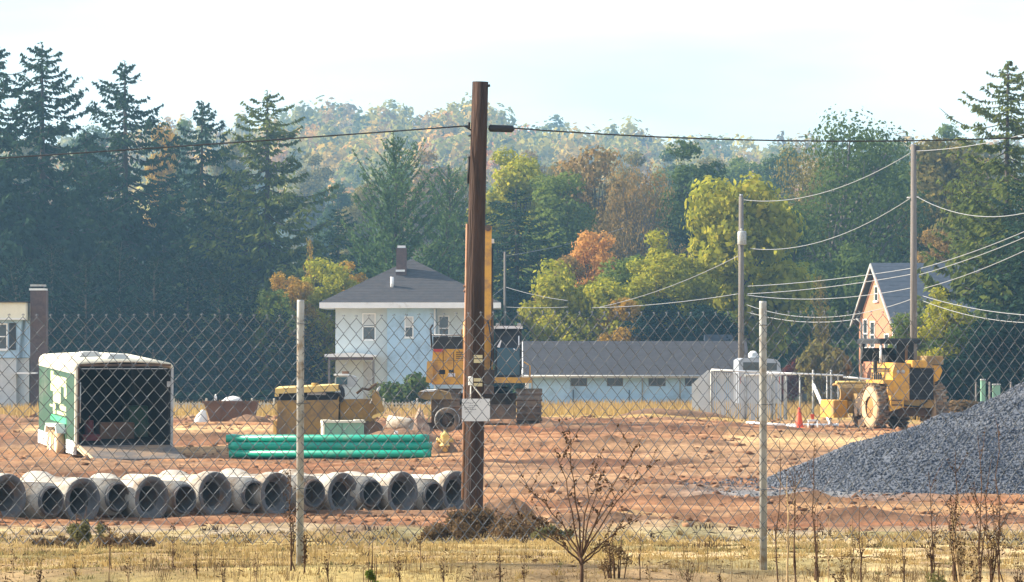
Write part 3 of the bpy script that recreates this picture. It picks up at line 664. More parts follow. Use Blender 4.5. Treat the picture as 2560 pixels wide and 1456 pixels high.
# evergreen screen under the left spruces
k = 0
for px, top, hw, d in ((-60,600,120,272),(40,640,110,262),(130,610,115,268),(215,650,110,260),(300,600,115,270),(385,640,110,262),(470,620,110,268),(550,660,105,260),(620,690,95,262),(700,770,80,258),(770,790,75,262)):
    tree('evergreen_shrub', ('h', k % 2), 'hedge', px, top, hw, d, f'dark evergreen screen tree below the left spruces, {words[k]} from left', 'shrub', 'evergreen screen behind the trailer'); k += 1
S = [
 ('shrub',('b',0),'gold',720,672,62,266,'golden topped shrub left of the hip roof'),
 ('shrub',('b',1),'lime',810,655,75,268,'yellow green shrub touching the left slope of the hip roof'),
 ('shrub',('b',2),'gold',880,668,50,272,'small golden shrub just above the hip roof slope'),
 ('shrub',('h',0),'gold',775,600,28,276,'narrow golden column of ivy beside the shrubs'),
 ('shrub',('b',3),'green',690,720,60,262,'green shrub at left end of the golden shrubs'),
 ('shrub',('b',0),'lime',1405,680,105,260,'bright green bush overhanging the left end of the garage roof'),
 ('shrub',('b',1),'lime',1510,690,110,259,'bright green bush behind the left half of the garage roof'),
 ('shrub',('b',2),'gold',1560,745,70,257,'yellowing bush above the garage roof'),
 ('shrub',('b',1),'lime',1625,655,95,262,'yellow green bush above the right half of the garage roof'),
 ('shrub',('b',3),'brown',1405,640,60,270,'rusty shrub below the orange maple'),
 ('shrub',('b',0),'hedge',1640,770,100,257,'dark evergreen bush behind the middle of the garage'),
 ('shrub',('b',1),'hedge',1760,760,100,257,'dark evergreen bush behind the right end of the garage'),
 ('shrub',('b',3),'green',1815,775,55,258,'green bush left of the transformer pole'),
 ('shrub',('h',1),'olive',2050,690,45,236,'ivy covered trunk glowing yellow left of the brick gable'),
 ('shrub',('u',2),'olive',2055,810,70,234,'yellow green ivy bush below the ivy covered trunk'),
 ('shrub',('u',3),'red',1985,858,55,240,'dark red shrub behind the white van'),
 ('shrub',('u',0),'hedge',1920,830,80,246,'dark evergreen bush behind the van roof'),
 ('shrub',('b',0),'lime',2370,725,75,205,'yellow leaved bush before the slate roof'),
 ('shrub',('b',1),'green',2270,790,60,208,'green bush at the corner of the brick house'),
 ('shrub',('b',2),'dark',2430,790,110,205,'dark green bush below the right hand spruce'),
 ('shrub',('b',3),'hedge',2530,800,120,198,'dark evergreen bush at the right edge'),
 ('shrub',('u',1),'hedge',2370,850,90,200,'dark evergreen bush right of the yellow loader'),
 ('shrub',('u',0),'dark',1010,890,72,215,'rounded green bush before the white house'),
 ('shrub',('u',2),'weedgreen',945,940,35,222,'pale dusty shrub by the house porch'),
 ('shrub',('u',1),'hedge',45,915,75,235,'low dark shrub before the left house'),
 ('shrub',('u',3),'hedge',520,960,90,235,'low dark hedge behind the picket fence, left of the skip'),
 ('shrub',('u',0),'hedge',660,955,90,238,'low dark hedge behind the picket fence, right of the skip'),
 ('shrub',('u',2),'weedleaf',2400,985,80,150,'dry brown brush beyond the gravel heap'),
 ('shrub',('u',1),'weedleaf',2300,1000,60,152,'dry brown brush right of the yellow loader'),
]
for nm, kd, lm, px, top, hw, d, lb in S:
    tree(nm, kd, lm, px, top, hw, d, lb, 'shrub')

# ------------------------------------------------------------------ buildings
def window(mb_parent, x0, x1, z0, z1, y, blind=0.45, frame=M['white']):
    """sash window proud of a wall that faces -y; frame, pane and half-drawn blind"""
    f = MB(); t = 0.07
    f.box(x0-t, x0, y-0.05, y+0.02, z0-t, z1+t); f.box(x1, x1+t, y-0.05, y+0.02, z0-t, z1+t)
    f.box(x0, x1, y-0.05, y+0.02, z1, z1+t); f.box(x0-t-0.05, x1+t+0.05, y-0.09, y+0.02, z0-t-0.05, z0-t)
    f.box(x0, x1, y-0.045, y+0.02, z0-t, z0); f.box(x0, x1, y-0.035, y+0.02, (z0+z1)/2-0.03, (z0+z1)/2+0.03)
    o = f.build('window', frame, mb_parent)
    MB().box(x0, x1, y-0.012, y+0.015, z0, z1).build('pane', M['glass'], o)
    if blind: MB().box(x0, x1, y-0.02, y-0.014, z1-(z1-z0)*blind, z1).build('blind', M['curtain'], o)
    return o

def shingle_rows(poly, n, name, mat, parent, th=0.014):
    """roof plane as overlapping courses. poly = (eave_left, eave_right, ridge_left, ridge_right)"""
    a, b, c, d = [Vector(p) for p in poly]
    nrm = (b-a).cross((c+d)/2-(a+b)/2).normalized()
    if nrm.z < 0: nrm = -nrm
    for i in range(n):
        t0, t1 = i/n, min(1.0, (i+1.12)/n)
        l0, r0 = a.lerp(c, t0), b.lerp(d, t0); l1, r1 = a.lerp(c, t1), b.lerp(d, t1)
        k0, k1 = nrm*th, nrm*0.008
        vs = [l0, r0, r1, l1, l0+k0, r0+k0, r1+k1, l1+k1]
        m = MB(); m.add(vs, [(0,3,2,1),(4,5,6,7),(0,1,5,4),(1,2,6,5),(2,3,7,6),(3,0,4,7)])
        m.build(name, mat, parent)

# white two-storey house with a hip roof
hd = 256.0
def hx(px): return (px-1280)/FPX*hd
hb = gz(hx(1010), hd)-0.1
H = empty('white_house', (hx(1010), hd, hb))
tag(H, 'white stucco house with grey hip roof behind the yellow machines', 'house')
def lx(px): return hx(px)-hx(1010)
def lz(py): return EYE+(HY-py)/FPX*hd-hb
m = MB(); m.box(lx(968), lx(1090), 0.0, 8.0, 0, lz(770)); m.build('wall', M['stucco'], H)
m = MB(); m.box(lx(838), lx(967.5), 0.35, 8.0, 0, lz(770)); m.build('wall', M['creamstucco'], H)
m = MB(); m.box(lx(1090.5), lx(1215), 0.9, 8.0, 0, lz(770)); m.build('wall', M['creamstucco'], H)
ex0, ex1, ez = lx(800), lx(1252), lz(757)
ey0, ey1 = -0.9, 9.2
rx, rz_, ry = lx(1025), lz(645), 4.1
m = MB(); m.box(ex0, ex1, ey0, ey1, lz(771), lz(757)); ev = m.build('eaves', M['white'], H)
rf = empty('roof', (0, 0, 0)); rf.parent = H
def hip(side):
    c = {'f': ((ex0,ey0,ez),(ex1,ey0,ez)), 'l': ((ex0,ey1,ez),(ex0,ey0,ez)), 'r': ((ex1,ey0,ez),(ex1,ey1,ez)), 'b': ((ex1,ey1,ez),(ex0,ey1,ez))}[side]
    a, b = c; pk = (rx, ry, rz_)
    shingle_rows((a, b, (pk[0]-0.02, pk[1], pk[2]), (pk[0]+0.02, pk[1], pk[2])), 16 if side == 'f' else 8, 'shingle_course', M['roof'], rf)
for sd in 'flrb': hip(sd)
m = MB(); m.box(lx(988), lx(1014), 2.2, 3.0, lz(690), lz(618)); ch = m.build('chimney', M['chimney'], H)
MB().box(lx(991), lx(1011), 2.3, 2.9, lz(618), lz(612)).build('cap', M['white'], ch)
MB().box(lx(987), lx(1010), 2.05, 2.19, lz(678), lz(673)).build('flashing', M['white'], ch)
MB().tube([(lx(979), 0.9, lz(722)), (lx(979), 0.9, lz(692))], 0.11, 8).build('vent_pipe', M['white'], H)
window(H, lx(908), lx(936), lz(848), lz(786), 0.35, 0.45)
window(H, lx(1014), lx(1031), lz(842), lz(794), 0.0, 0.5)
window(H, lx(1098), lx(1120), lz(850), lz(792), 0.9, 0)
m = MB(); m.prism([(lx(815), lz(893)), (lx(942), lz(893)), (lx(942), lz(888)), (lx(880), lz(882)), (lx(815), lz(886))], 'y', -2.0, 0.34); pr = m.build('porch_roof', M['white'], H)
MB().box(lx(824), lx(838), -1.9, -1.75, lz(900), lz(893.2)).build('porch_beam', M['chimney'], H)
MB().box(lx(838.5), lx(936), -1.9, -1.8, lz(900), lz(893.2)).build('porch_beam', M['chimney'], H)
for px in (826, 936): MB().box(lx(px)-0.07, lx(px)+0.07, -1.9, -1.76, 0, lz(900.3)).build('porch_post', M['greywood'], H)
MB().box(lx(908), lx(936), 0.31, 0.36, 0, lz(905)).build('door', M['greypaint'], H)
MB().tube([(lx(1087), -0.06, 0), (lx(1087), -0.06, lz(772))], 0.06, 6).build('downpipe', M['white'], H)

# long low garage
gd = 250.0
def gxp(px): return (px-1590)/FPX*gd
g0 = P(1590, 900, gd); gb = gz(g0.x, gd)-0.15
G = empty('garage', (g0.x, gd, gb)); tag(G, 'long low white garage with dark shingle roof right of the excavator', 'garage')
def gzl(py): return EYE+(HY-py)/FPX*gd-gb
x0, x1 = gxp(1322), gxp(1862)
ze = gzl(936); zr = gzl(853)
# front wall of separate rendered bays, with openings left for the windows
cuts = [(1426,1468),(1517,1558),(1621,1664),(1712,1748)]
zs, zt = gzl(966), gzl(941)
m = MB(); prev = x0
for a, b in cuts:
    m.box(prev, gxp(a), 0, 0.2, 0, ze); m.box(gxp(a), gxp(b), 0, 0.2, 0, zs); m.box(gxp(a), gxp(b), 0, 0.2, zt, ze); prev = gxp(b)
m.box(prev, x1, 0, 0.2, 0, ze); m.build('wall', M['stucco'], G)
for a, b in cuts:
    f = MB(); f.box(gxp(a), gxp(b), 0.04, 0.10, zs, zs+0.06); f.box(gxp(a), gxp(b), 0.04, 0.10, zt-0.06, zt)
    for q in (0, 0.5, 1): xx = gxp(a)+(gxp(b)-gxp(a)-0.05)*q; f.box(xx, xx+0.05, 0.045, 0.095, zs+0.06, zt-0.06)
    o = f.build('window', M['greywood'], G); MB().box(gxp(a), gxp(b), 0.11, 0.13, zs, zt).build('pane', M['glass'], o)
for px in (1330, 1606, 1700): MB().tube([(gxp(px), -0.06, 0.05), (gxp(px), -0.06, ze-0.3), (gxp(px), -0.48, ze-0.15)], 0.04, 6).build('downpipe', M['greypaint'], G)
MB().tube([(x0-0.3, -0.62, ze-0.10), (x1+0.3, -0.62, ze-0.12)], 0.06, 6).build('gutter', M['greyvent'], G)
for px in (1433, 1573): MB().tube([(gxp(px), -0.03, 0), (gxp(px), -0.03, gzl(975))], 0.03, 5).build('pipe', M['cable'], G)
prof = [(0, 0), (8, 0), (8, ze), (4, zr-0.12), (0, ze)]
for xa, xb in ((x0-0.2, x0-0.001), (x1+0.001, x1+0.2)): MB().prism(prof, 'x', xa, xb).build('gable_wall', M['white'], G)
MB().box(x0, x1, 7.8, 8.0, 0, ze).build('wall', M['stucco'], G)
shingle_rows(((x0-0.35, -0.5, ze-0.08), (x1+0.35, -0.5, ze-0.08), (x0-0.35, 4, zr), (x1+0.35, 4, zr)), 14, 'shingle_course', M['roofdark'], G)
shingle_rows(((x1+0.35, 8.5, ze-0.08), (x0-0.35, 8.5, ze-0.08), (x1+0.35, 4, zr), (x0-0.35, 4, zr)), 5, 'shingle_course', M['roofdark'], G)
MB().box(x0-0.35, x1+0.35, -0.56, -0.50, ze-0.24, ze-0.05).build('fascia', M['greypaint'], G)
MB().prism([(-0.45, ze-0.3), (-0.2, ze-0.3), (4, zr-0.16), (4, zr-0.02), (-0.45, ze-0.02)], 'x', x0-0.45, x0-0.36).build('barge_board', M['white'], G)
MB().box(gxp(1770), gxp(1842), 4.5, 7.5, zr-0.5, gzl(836)).build('roof_box', M['slate'], G)

# brick house at right
bd = 232.0
bp_ = P(2205, 880, bd); bb = gz(bp_.x, bd)-0.1
B = empty('brick_house', (bp_.x, bd, bb), R(9)); tag(B, 'salmon brick house with sunlit gable and blue slate roof', 'house')
def bz(py): return EYE+(HY-py)/FPX*bd-bb
hwid, hlen, zeb, zrb = 8.6, 9.5, bz(800), bz(662)
MB().prism([(-hwid/2, 0), (hwid/2, 0), (hwid/2, zeb), (0, zrb-0.15), (-hwid/2, zeb)], 'x', -0.3, 0).build('gable_wall', M['brick'], B)
MB().prism([(-hwid/2, 0), (hwid/2, 0), (hwid/2, zeb), (0, zrb-0.15), (-hwid/2, zeb)], 'x', hlen, hlen+0.3).build('gable_wall', M['brick'], B)
MB().box(0.002, hlen-0.002, -hwid/2, -hwid/2+0.3, 0, zeb).build('wall', M['brick'], B)
MB().box(0.002, hlen-0.002, hwid/2-0.3, hwid/2, 0, zeb).build('wall', M['brick'], B)
ov = 0.55
shingle_rows(((-0.65, -hwid/2-ov, zeb-0.25), (hlen+0.65, -hwid/2-ov, zeb-0.25), (-0.65, 0, zrb+0.1), (hlen+0.65, 0, zrb+0.1)), 16, 'slate_course', M['slate'], B)
shingle_rows(((hlen+0.65, hwid/2+ov, zeb-0.25), (-0.65, hwid/2+ov, zeb-0.25), (hlen+0.65, 0, zrb+0.1), (-0.65, 0, zrb+0.1)), 6, 'slate_course', M['slate'], B)
for s in (-1, 1):
    MB().prism([(s*(hwid/2+ov), zeb-0.42), (s*(hwid/2+ov), zeb-0.27), (0, zrb+0.08), (0, zrb-0.14)], 'x', -0.72, -0.655).build('barge_board', M['greypaint'], B)
def gable_window(yc, w_, z0, z1):
    f = MB(); t = 0.07
    f.box(-0.36, -0.29, yc-w_/2-t, yc-w_/2, z0, z1); f.box(-0.36, -0.29, yc+w_/2, yc+w_/2+t, z0, z1)
    f.box(-0.36, -0.29, yc-w_/2-t, yc+w_/2+t, z1, z1+t); f.box(-0.42, -0.29, yc-w_/2-t-0.05, yc+w_/2+t+0.05, z0-0.1, z0)
    f.box(-0.345, -0.29, yc-w_/2, yc+w_/2, (z0+z1)/2-0.03, (z0+z1)/2+0.03)
    o = f.build('window', M['white'], B); MB().box(-0.325, -0.301, yc-w_/2, yc+w_/2, z0, z1).build('pane', M['glass'], o)
gable_window(0.0, 0.75, bz(752), bz(718)); gable_window(2.6, 0.9, bz(868), bz(800)); gable_window(-2.4, 0.9, bz(875), bz(838))
gable_window(0.9, 0.9, bz(868), bz(806))
MB().box(1.0, 1.9, -hwid/2-0.02, -hwid/2+0.02, bz(880), bz(830)).build('window', M['glass'], B)
MB().tube([(-0.42, -hwid/2+0.1, 0), (-0.42, -hwid/2+0.1, zeb)], 0.06, 6).build('downpipe', M['white'], B)

# house cut by the left edge
ld = 215.0
l0 = P(0, 880, ld); lb = gz(l0.x, ld)-0.1
LH = empty('clapboard_house', (l0.x, ld, lb)); tag(LH, 'pale house with shuttered window and brick chimney cut by the left edge', 'house')
def lxx(px): return px/FPX*ld
def lzz(py): return EYE+(HY-py)/FPX*ld-lb
MB().prism([(lxx(-260), lzz(895)), (lxx(45), lzz(895)), (lxx(54), lzz(800)), (lxx(-260), lzz(800))], 'y', 0, 6).build('wall', M['stucco'], LH)
MB().box(lxx(-260), lxx(66), -0.35, 6.2, lzz(800), lzz(757)).build('frieze', M['cream'], LH)
MB().box(lxx(-260), lxx(70), -0.5, 6.3, lzz(757), lzz(754)).build('roof_edge', M['roof'], LH)
MB().box(lxx(-260), lxx(66), -0.40, -0.36, lzz(800), lzz(796)).build('trim', M['white'], LH)
MB().box(lxx(-260), lxx(40), 0.1, 5.9, 0, lzz(896)).build('wall', M['slat'], LH)
window(LH, lxx(-10), lxx(16), lzz(872), lzz(812), 0.0, 0)
MB().box(lxx(23), lxx(40), -0.06, -0.005, lzz(875), lzz(808)).build('shutter', M['cable'], LH)
MB().box(lxx(72), lxx(112), 0.6, 1.6, 0, lzz(726)).build('chimney', M['chimney'], LH)
cc = MB().box(lxx(70), lxx(110), 0.5, 1.7, lzz(726), lzz(721)).build('chimney_cap', M['white'], LH)
MB().box(lxx(74), lxx(104), 0.7, 1.5, lzz(721)+0.003, lzz(716)).build('flue', M['darkslot'], LH)
MB().box(lxx(72), lxx(107), 0.6, 1.6, lzz(716)+0.003, lzz(711)).build('flue_cover', M['greypaint'], LH)
MB().box(lxx(40.5), lxx(92), -0.6, 0.55, lzz(935), lzz(931)).build('porch_ledge', M['white'], LH)

# low picket fence far left of centre
pd = 205.0
def pickets(a, b, label):
    c = P((a+b)/2, 1003, pd); f = empty('picket_fence', (c.x, pd, gz(c.x, pd)))
    tag(f, label, 'fence')
    w0 = (b-a)/FPX*pd; n = int(w0/0.17)
    me = MB().prism([(-0.04, 0.05), (0.04, 0.05), (0.04, 0.40), (0, 0.46), (-0.04, 0.40)], 'y', 0, 0.02).mesh('picket')
    for i in range(n):
        o = link('picket', me, M['picket'], f); o.location = (-w0/2+i*0.17, 0, 0)
    for z in (0.14, 0.30): MB().box(-w0/2-0.05, w0/2, 0.022, 0.05, z, z+0.06).build('rail', M['picket'], f)
    for q in (-w0/2-0.12, w0/2+0.02): MB().bbox(q-0.05, q+0.05, 0, 0.1, 0, 0.62, 0.02).build('post', M['picket'], f)
pickets(440, 515, 'low worn picket fence left of the rusty skip'); pickets(636, 684, 'low worn picket fence right of the rusty skip'); pickets(965, 1042, 'low picket fence below the rounded green bush')

# ------------------------------------------------------------------ gravel heap
def gravel():
    c = P(2680, 1215, 84)
    cx, cy = c.x, 84.6
    def hz(x, y):
        u = (x-cx)/6.6; v = (y-cy)/4.6
        r = np.sqrt(u*u+v*v)
        h = 2.28*np.clip(1-r, 0, 1)**0.86
        # secondary tipped cones along the front
        for ax, ay, ah, ar in ((-2.7, -0.9, 1.12, 2.6), (-0.8, -1.6, 1.5, 3.0), (1.5, -2.0, 1.4, 3.0), (-4.6, -0.3, 0.5, 1.9)):
            rr = np.sqrt((x-cx-ax)**2+(y-cy-ay)**2)
            h = np.maximum(h, ah*np.clip(1-rr/ar, 0, 1)**0.9)
        return h*(0.72+0.56*fbm(x*0.55, y*0.55, 4, 61)) - 0.06
    n1, n2 = 150, 110
    X, Y = np.meshgrid(np.linspace(cx-8.6, cx+8.6, n1), np.linspace(cy-6, cy+6, n2))
    x, y = X.ravel(), Y.ravel()
    z = ground(x, y) + hz(x, y)
    ii = np.arange(n1*n2).reshape(n2, n1)
    Fq = np.stack([ii[:-1,:-1], ii[:-1,1:], ii[1:,1:], ii[1:,:-1]], -1).reshape(-1, 4)
    base = link('gravel_heap', mesh_np('gravel_heap', np.stack([x, y, z], 1), Fq, True),
        pm('blue_grey_gravel', (0.055, 0.065, 0.085), (0.11, 0.125, 0.155), scale=9, rough=0.95, bump=1.0, bscale=14))
    tag(base, 'large heap of blue grey crushed stone at right', 'gravel heap')
    N = 46000
    px = cx-8.4+rng.random(N*2)*16.8; py = cy-5.6+rng.random(N*2)*8.6
    h = hz(px, py); rr = np.sqrt(((px-cx)/6.6)**2+((py-cy)/4.6)**2); k = np.where((h > -0.02) | ((rr < 1.25) & (rng.random(N*2) < 0.5*np.clip(1.22-rr, 0, 1))) | (rng.random(N*2) < 0.02*(h > -0.061)*((px-cx) < -4)*((px-cx) > -8.4)*(np.abs(py-cy+2) < 2.2)))[0][:N]
    px, py = px[k], py[k]; pz = ground(px, py)+np.maximum(hz(px, py), 0)+0.008
    s = 0.012+0.030*rng.random(len(px))**2.5
    oc = np.array([(1,0,0),(-1,0,0),(0,1,0),(0,-1,0),(0,0,1),(0,0,-1)], float)
    V = oc[None]*(0.6+0.8*rng.random((len(px), 6, 1)))
    q = rng.normal(size=(len(px), 3, 3)); q, _ = np.linalg.qr(q)
    V = np.einsum('nij,nkj->nki', q, V)*s[:, None, None] + np.stack([px, py, pz], 1)[:, None, :]
    tri = np.array([(0,2,4),(2,1,4),(1,3,4),(3,0,4),(2,0,5),(1,2,5),(3,1,5),(0,3,5)])
    Ft = (tri[None]+6*np.arange(len(px))[:, None, None]).reshape(-1, 3)
    st = link('stones', mesh_np('stones', V.reshape(-1, 3), Ft), leafmat('crushed_stone', [(0.030,0.037,0.052),(0.080,0.093,0.12),(0.25,0.25,0.26)], 0.0), base)
    st['kind'] = 'stuff'
gravel()

# ------------------------------------------------------------------ loose soil clods and stones on the site
def clods():
    n = 16000
    y = 64 + 84*rng.random(n)**1.25; x = (rng.random(n)*2-1)*0.15*y
    dens = fbm(x*0.35, y*0.18, 3, 71); k = dens+0.25*rng.random(n) > 0.60
    x, y = x[k], y[k]; n = len(x); s = (0.016+0.085*rng.random(n)**5)*(0.7+0.5*(y/100))
    z = ground(x, y)+s*0.02
    oc = np.array([(1,0,0),(-1,0,0),(0,1,0),(0,-1,0),(0,0,0.7),(0,0,-0.7)], float)
    V = oc[None]*(0.55+0.9*rng.random((n, 6, 1))); q = rng.normal(size=(n, 3, 3)); q, _ = np.linalg.qr(q)
    V = np.einsum('nij,nkj->nki', q, V)*s[:, None, None]*np.array([1.3, 1, 0.8]) + np.stack([x, y, z], 1)[:, None, :]
    tri = np.array([(0,2,4),(2,1,4),(1,3,4),(3,0,4),(2,0,5),(1,2,5),(3,1,5),(0,3,5)])
    Ft = (tri[None]+6*np.arange(n)[:, None, None]).reshape(-1, 3)
    o = link('soil_clods', mesh_np('soil_clods', V.reshape(-1, 3), Ft, True), leafmat('soil_clod', [(0.09,0.05,0.03),(0.20,0.10,0.055),(0.40,0.25,0.15)], 0.0))
    tag(o, 'loose red brown clods and pebbles scattered over the site', 'soil', None, 'stuff')
clods()

# ------------------------------------------------------------------ concrete drain pipes
def concrete_pipes():
    th = R(45); LN = 2.44; rb, rB = 0.315, 0.405
    outer = [(0.262, 0.07), (0.268, 0.075), (0.268, 0.11), (rb, 0.12), (rb, LN-0.52), (rb+0.02, LN-0.48)]
    bellp = [(rb+0.022, LN-0.48), (rB-0.02, LN-0.30), (rB, LN-0.24), (rB, LN-0.02), (rB-0.012, LN-0.004)]
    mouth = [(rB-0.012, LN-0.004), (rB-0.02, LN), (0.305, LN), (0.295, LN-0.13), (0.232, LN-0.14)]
    spig = [(0.225, 0.0), (0.252, 0.0), (0.258, 0.01), (0.258, 0.07), (0.262, 0.07)]
    inner = [(0.225, 0.0), (0.225, LN-0.13)]
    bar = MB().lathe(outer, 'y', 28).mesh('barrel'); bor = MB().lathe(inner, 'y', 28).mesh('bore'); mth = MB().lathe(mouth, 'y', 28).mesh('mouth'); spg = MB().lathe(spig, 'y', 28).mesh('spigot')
    bell = MB().lathe(bellp, 'y', 28).mesh('bell')
    x, y = (1152-1280)/FPX*75.2, 75.2
    dx, dy = 0.755*math.cos(th), 0.755*math.sin(th)
    out = []
    for k in range(17):
        out.append((x-dx*k, y-dy*k, k % 2 == 0))
    out = out[::-1]
    ends = ['bell end', 'spigot end']
    for i, (px, py, bellnear) in enumerate(out):
        px += 0.05*math.sin(i*2.3); py += 0.16*math.sin(i*1.7); px += (0.05 if i % 2 else -0.05)
        if bellnear: loc = (px - math.sin(th)*LN, py + math.cos(th)*LN); rz = th + math.pi
        else: loc = (px, py); rz = th
        g = gz(px, py)+rB-0.06+0.025*math.sin(i*4.1)
        t = empty('concrete_pipe', (loc[0], loc[1], g), rz+0.02*math.sin(i*3.3)); t.rotation_euler.y = i*1.9
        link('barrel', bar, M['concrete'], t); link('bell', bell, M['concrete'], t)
        link('bore', bor, M['shadeconcrete'], t); link('mouth', mth, M['shadeconcrete'], t); link('spigot', spg, M['shadeconcrete'], t)
        tag(t, f'concrete pipe, {"wide bell" if bellnear else "narrow spigot"} end facing the fence, {words[i]} from left', 'pipe', 'concrete drain pipes laid side by side')
concrete_pipes()

# ------------------------------------------------------------------ enclosed trailer
def trailer():
    d = 100.0; p = P(186, 1143, d)
    zg = gz(p.x+1, d)
    Wt, Lt, z0, z1 = 2.5, 5.0, 0.30, 2.42
    t = empty('enclosed_trailer', (p.x, d, zg), R(17)); tag(t, 'green enclosed trailer with cream roof and rear ramp door open', 'trailer')
    Mt = Matrix.Translation((0, 0, 0)) @ Matrix.Rotation(R(2.4), 4, 'X')
    MB().box(0, 0.05, 0.05, Lt, z0, z1-0.16, Mt).build('side_panel', M['trailergreen'], t)
    MB().box(Wt-0.05, Wt, 0.05, Lt, z0, z1-0.16, Mt).build('side_panel', M['trailergreen'], t)
    MB().box(0.05, Wt-0.05, Lt-0.05, Lt, z0, z1-0.16, Mt).build('nose_panel', M['trailergreen'], t)
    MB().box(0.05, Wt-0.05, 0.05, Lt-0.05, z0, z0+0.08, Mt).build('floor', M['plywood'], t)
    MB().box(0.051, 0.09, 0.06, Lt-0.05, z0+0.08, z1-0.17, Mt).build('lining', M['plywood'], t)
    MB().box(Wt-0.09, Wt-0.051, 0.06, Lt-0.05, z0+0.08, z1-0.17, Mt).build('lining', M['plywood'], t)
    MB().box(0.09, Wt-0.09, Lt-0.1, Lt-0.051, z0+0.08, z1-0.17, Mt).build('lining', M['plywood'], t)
    # crowned roof with rounded shoulders
    pr = []
    for k in range(7): a = math.pi*(1-k/12); pr.append((0.16+0.17*math.cos(a)-0.0, z1-0.17+0.17*math.sin(a)))
    for k in range(1, 8): u = k/8; pr.append((0.16+(Wt-0.32)*u, z1+0.045*math.sin(math.pi*u)))
    for k in range(7): a = math.pi*(0.5-k/12); pr.append((Wt-0.16+0.17*math.cos(a), z1-0.17+0.17*math.sin(a)))
    inn = [(x*0.955+Wt*0.0225, z-0.045) for x, z in pr]
    n = len(pr); vs = [(x, 0.0, z) for x, z in pr]+[(x, Lt, z) for x, z in pr]+[(x, 0.0, z) for x, z in inn]+[(x, Lt, z) for x, z in inn]
    fs = [(i, i+1, n+i+1, n+i) for i in range(n-1)]+[(2*n+i, 3*n+i, 3*n+i+1, 2*n+i+1) for i in range(n-1)]+[(i, 2*n+i, 2*n+i+1, i+1) for i in range(n-1)]+[(n+i, n+i+1, 3*n+i+1, 3*n+i) for i in range(n-1)]
    rf = MB().add(vs, fs, True, Mt).build('roof', M['trailerroof'], t)
    MB().add([(-0.012, 0.05, z1-0.30), (-0.012, Lt, z1-0.30), (-0.012, Lt, z1-0.165), (-0.012, 0.05, z1-0.165), (-0.001, 0.05, z1-0.30), (-0.001, Lt, z1-0.30), (-0.001, Lt, z1-0.165), (-0.001, 0.05, z1-0.165)],
             [(0,3,2,1),(0,1,5,4),(3,7,6,2),(0,4,7,3),(1,2,6,5)], False, Mt).build('top_rail', M['trailerroof'], t)
    for xx, yy in ((0.85, 2.6), (1.28, 1.2)):
        MB().add([(xx-.3,yy-.3,z1+.04),(xx+.3,yy-.3,z1+.04),(xx+.3,yy+.3,z1+.04),(xx-.3,yy+.3,z1+.04),(xx-.2,yy-.25,z1+.16),(xx+.2,yy-.25,z1+.16),(xx+.2,yy+.25,z1+.16),(xx-.2,yy+.25,z1+.16)],
                 [(4,5,6,7),(0,1,5,4),(1,2,6,5),(2,3,7,6),(3,0,4,7)], False, Mt).build('roof_vent', M['greyvent'], t)
    # rear door frame
    MB().box(0.0, 0.055, -0.04, 0.048, z0, z1-0.16, Mt).build('rear_post', M['trailerroof'], t)
    MB().box(0.058, 0.10, -0.03, 0.045, z0, z1-0.14, Mt).build('door_frame', M['blackmud'], t)
    MB().box(Wt-0.055, Wt, -0.04, 0.048, z0, z1-0.16, Mt).build('rear_post', M['greypaint'], t)
    MB().box(0.10, Wt-0.06, -0.03, 0.045, z1-0.10, z1-0.045, Mt).build('door_frame', M['blackmud'], t)
    MB().box(0.16, Wt-0.16, -0.05, -0.032, z1-0.17, z1-0.15, Mt).build('door_bar', M['greypaint'], t)
    MB().box(Wt-0.17, Wt-0.07, -0.06, -0.031, z1-0.62, z1-0.48, Mt).build('latch', M['galv'], t)
    MB().tube([Mt @ Vector((0.13, -0.05, z0+0.6)), Mt @ Vector((0.13, -0.05, z1-0.5))], 0.015, 6).build('lock_rod', M['galv'], t)
    # ramp door let down on the ground
    MB().add([(0.12,-0.06,z0+0.04),(Wt-0.06,-0.06,z0+0.04),(Wt-0.06,-1.95,0.05),(0.12,-1.95,0.05),(0.12,-0.06,z0-0.05),(Wt-0.06,-0.06,z0-0.05),(Wt-0.06,-1.95,-0.03),(0.12,-1.95,-0.03)],
             [(0,3,2,1),(4,5,6,7),(0,1,5,4),(1,2,6,5),(2,3,7,6)], False).build('ramp_door', M['ramp'], t)
    MB().add([(0.05,-0.06,z0+0.06),(0.115,-0.06,z0+0.06),(0.115,-1.95,0.07),(0.05,-1.95,0.07),(0.05,-0.06,z0-0.06),(0.115,-0.06,z0-0.06),(0.115,-1.95,-0.03),(0.05,-1.95,-0.03)],
             [(0,3,2,1),(4,5,6,7),(0,1,5,4),(1,2,6,5),(2,3,7,6),(3,0,4,7)], False).build('ramp_edge', M['rampside'], t)
    # skirt, fender and tandem wheels on the near side
    for ya, yb in ((0.06, 1.05), (2.75, Lt)): MB().box(-0.02, 0.06, ya, yb, z0-0.20, z0+0.14, Mt).build('skirt', M['white'], t)
    MB().prism([(1.05,0.62),(1.2,0.86),(2.6,0.86),(2.75,0.62),(2.66,0.62),(2.56,0.78),(1.24,0.78),(1.14,0.62)], 'x', -0.26, -0.025).build('fender', M['white'], t)
    for yc in (1.55, 2.3):
        wv = MB().lathe([(0.19,-0.21),(0.30,-0.22),(0.345,-0.18),(0.345,-0.03),(0.30,0.0),(0.19,0.0)], 'x', 22, c=(0, yc, 0.345)).build('wheel', M['tyreface'], t)
        MB().lathe([(0.0,-0.15),(0.06,-0.17),(0.10,-0.15),(0.19,-0.20),(0.19,-0.02),(0.0,-0.02)], 'x', 18, c=(0, yc, 0.345)).build('rim', M['white'], wv)
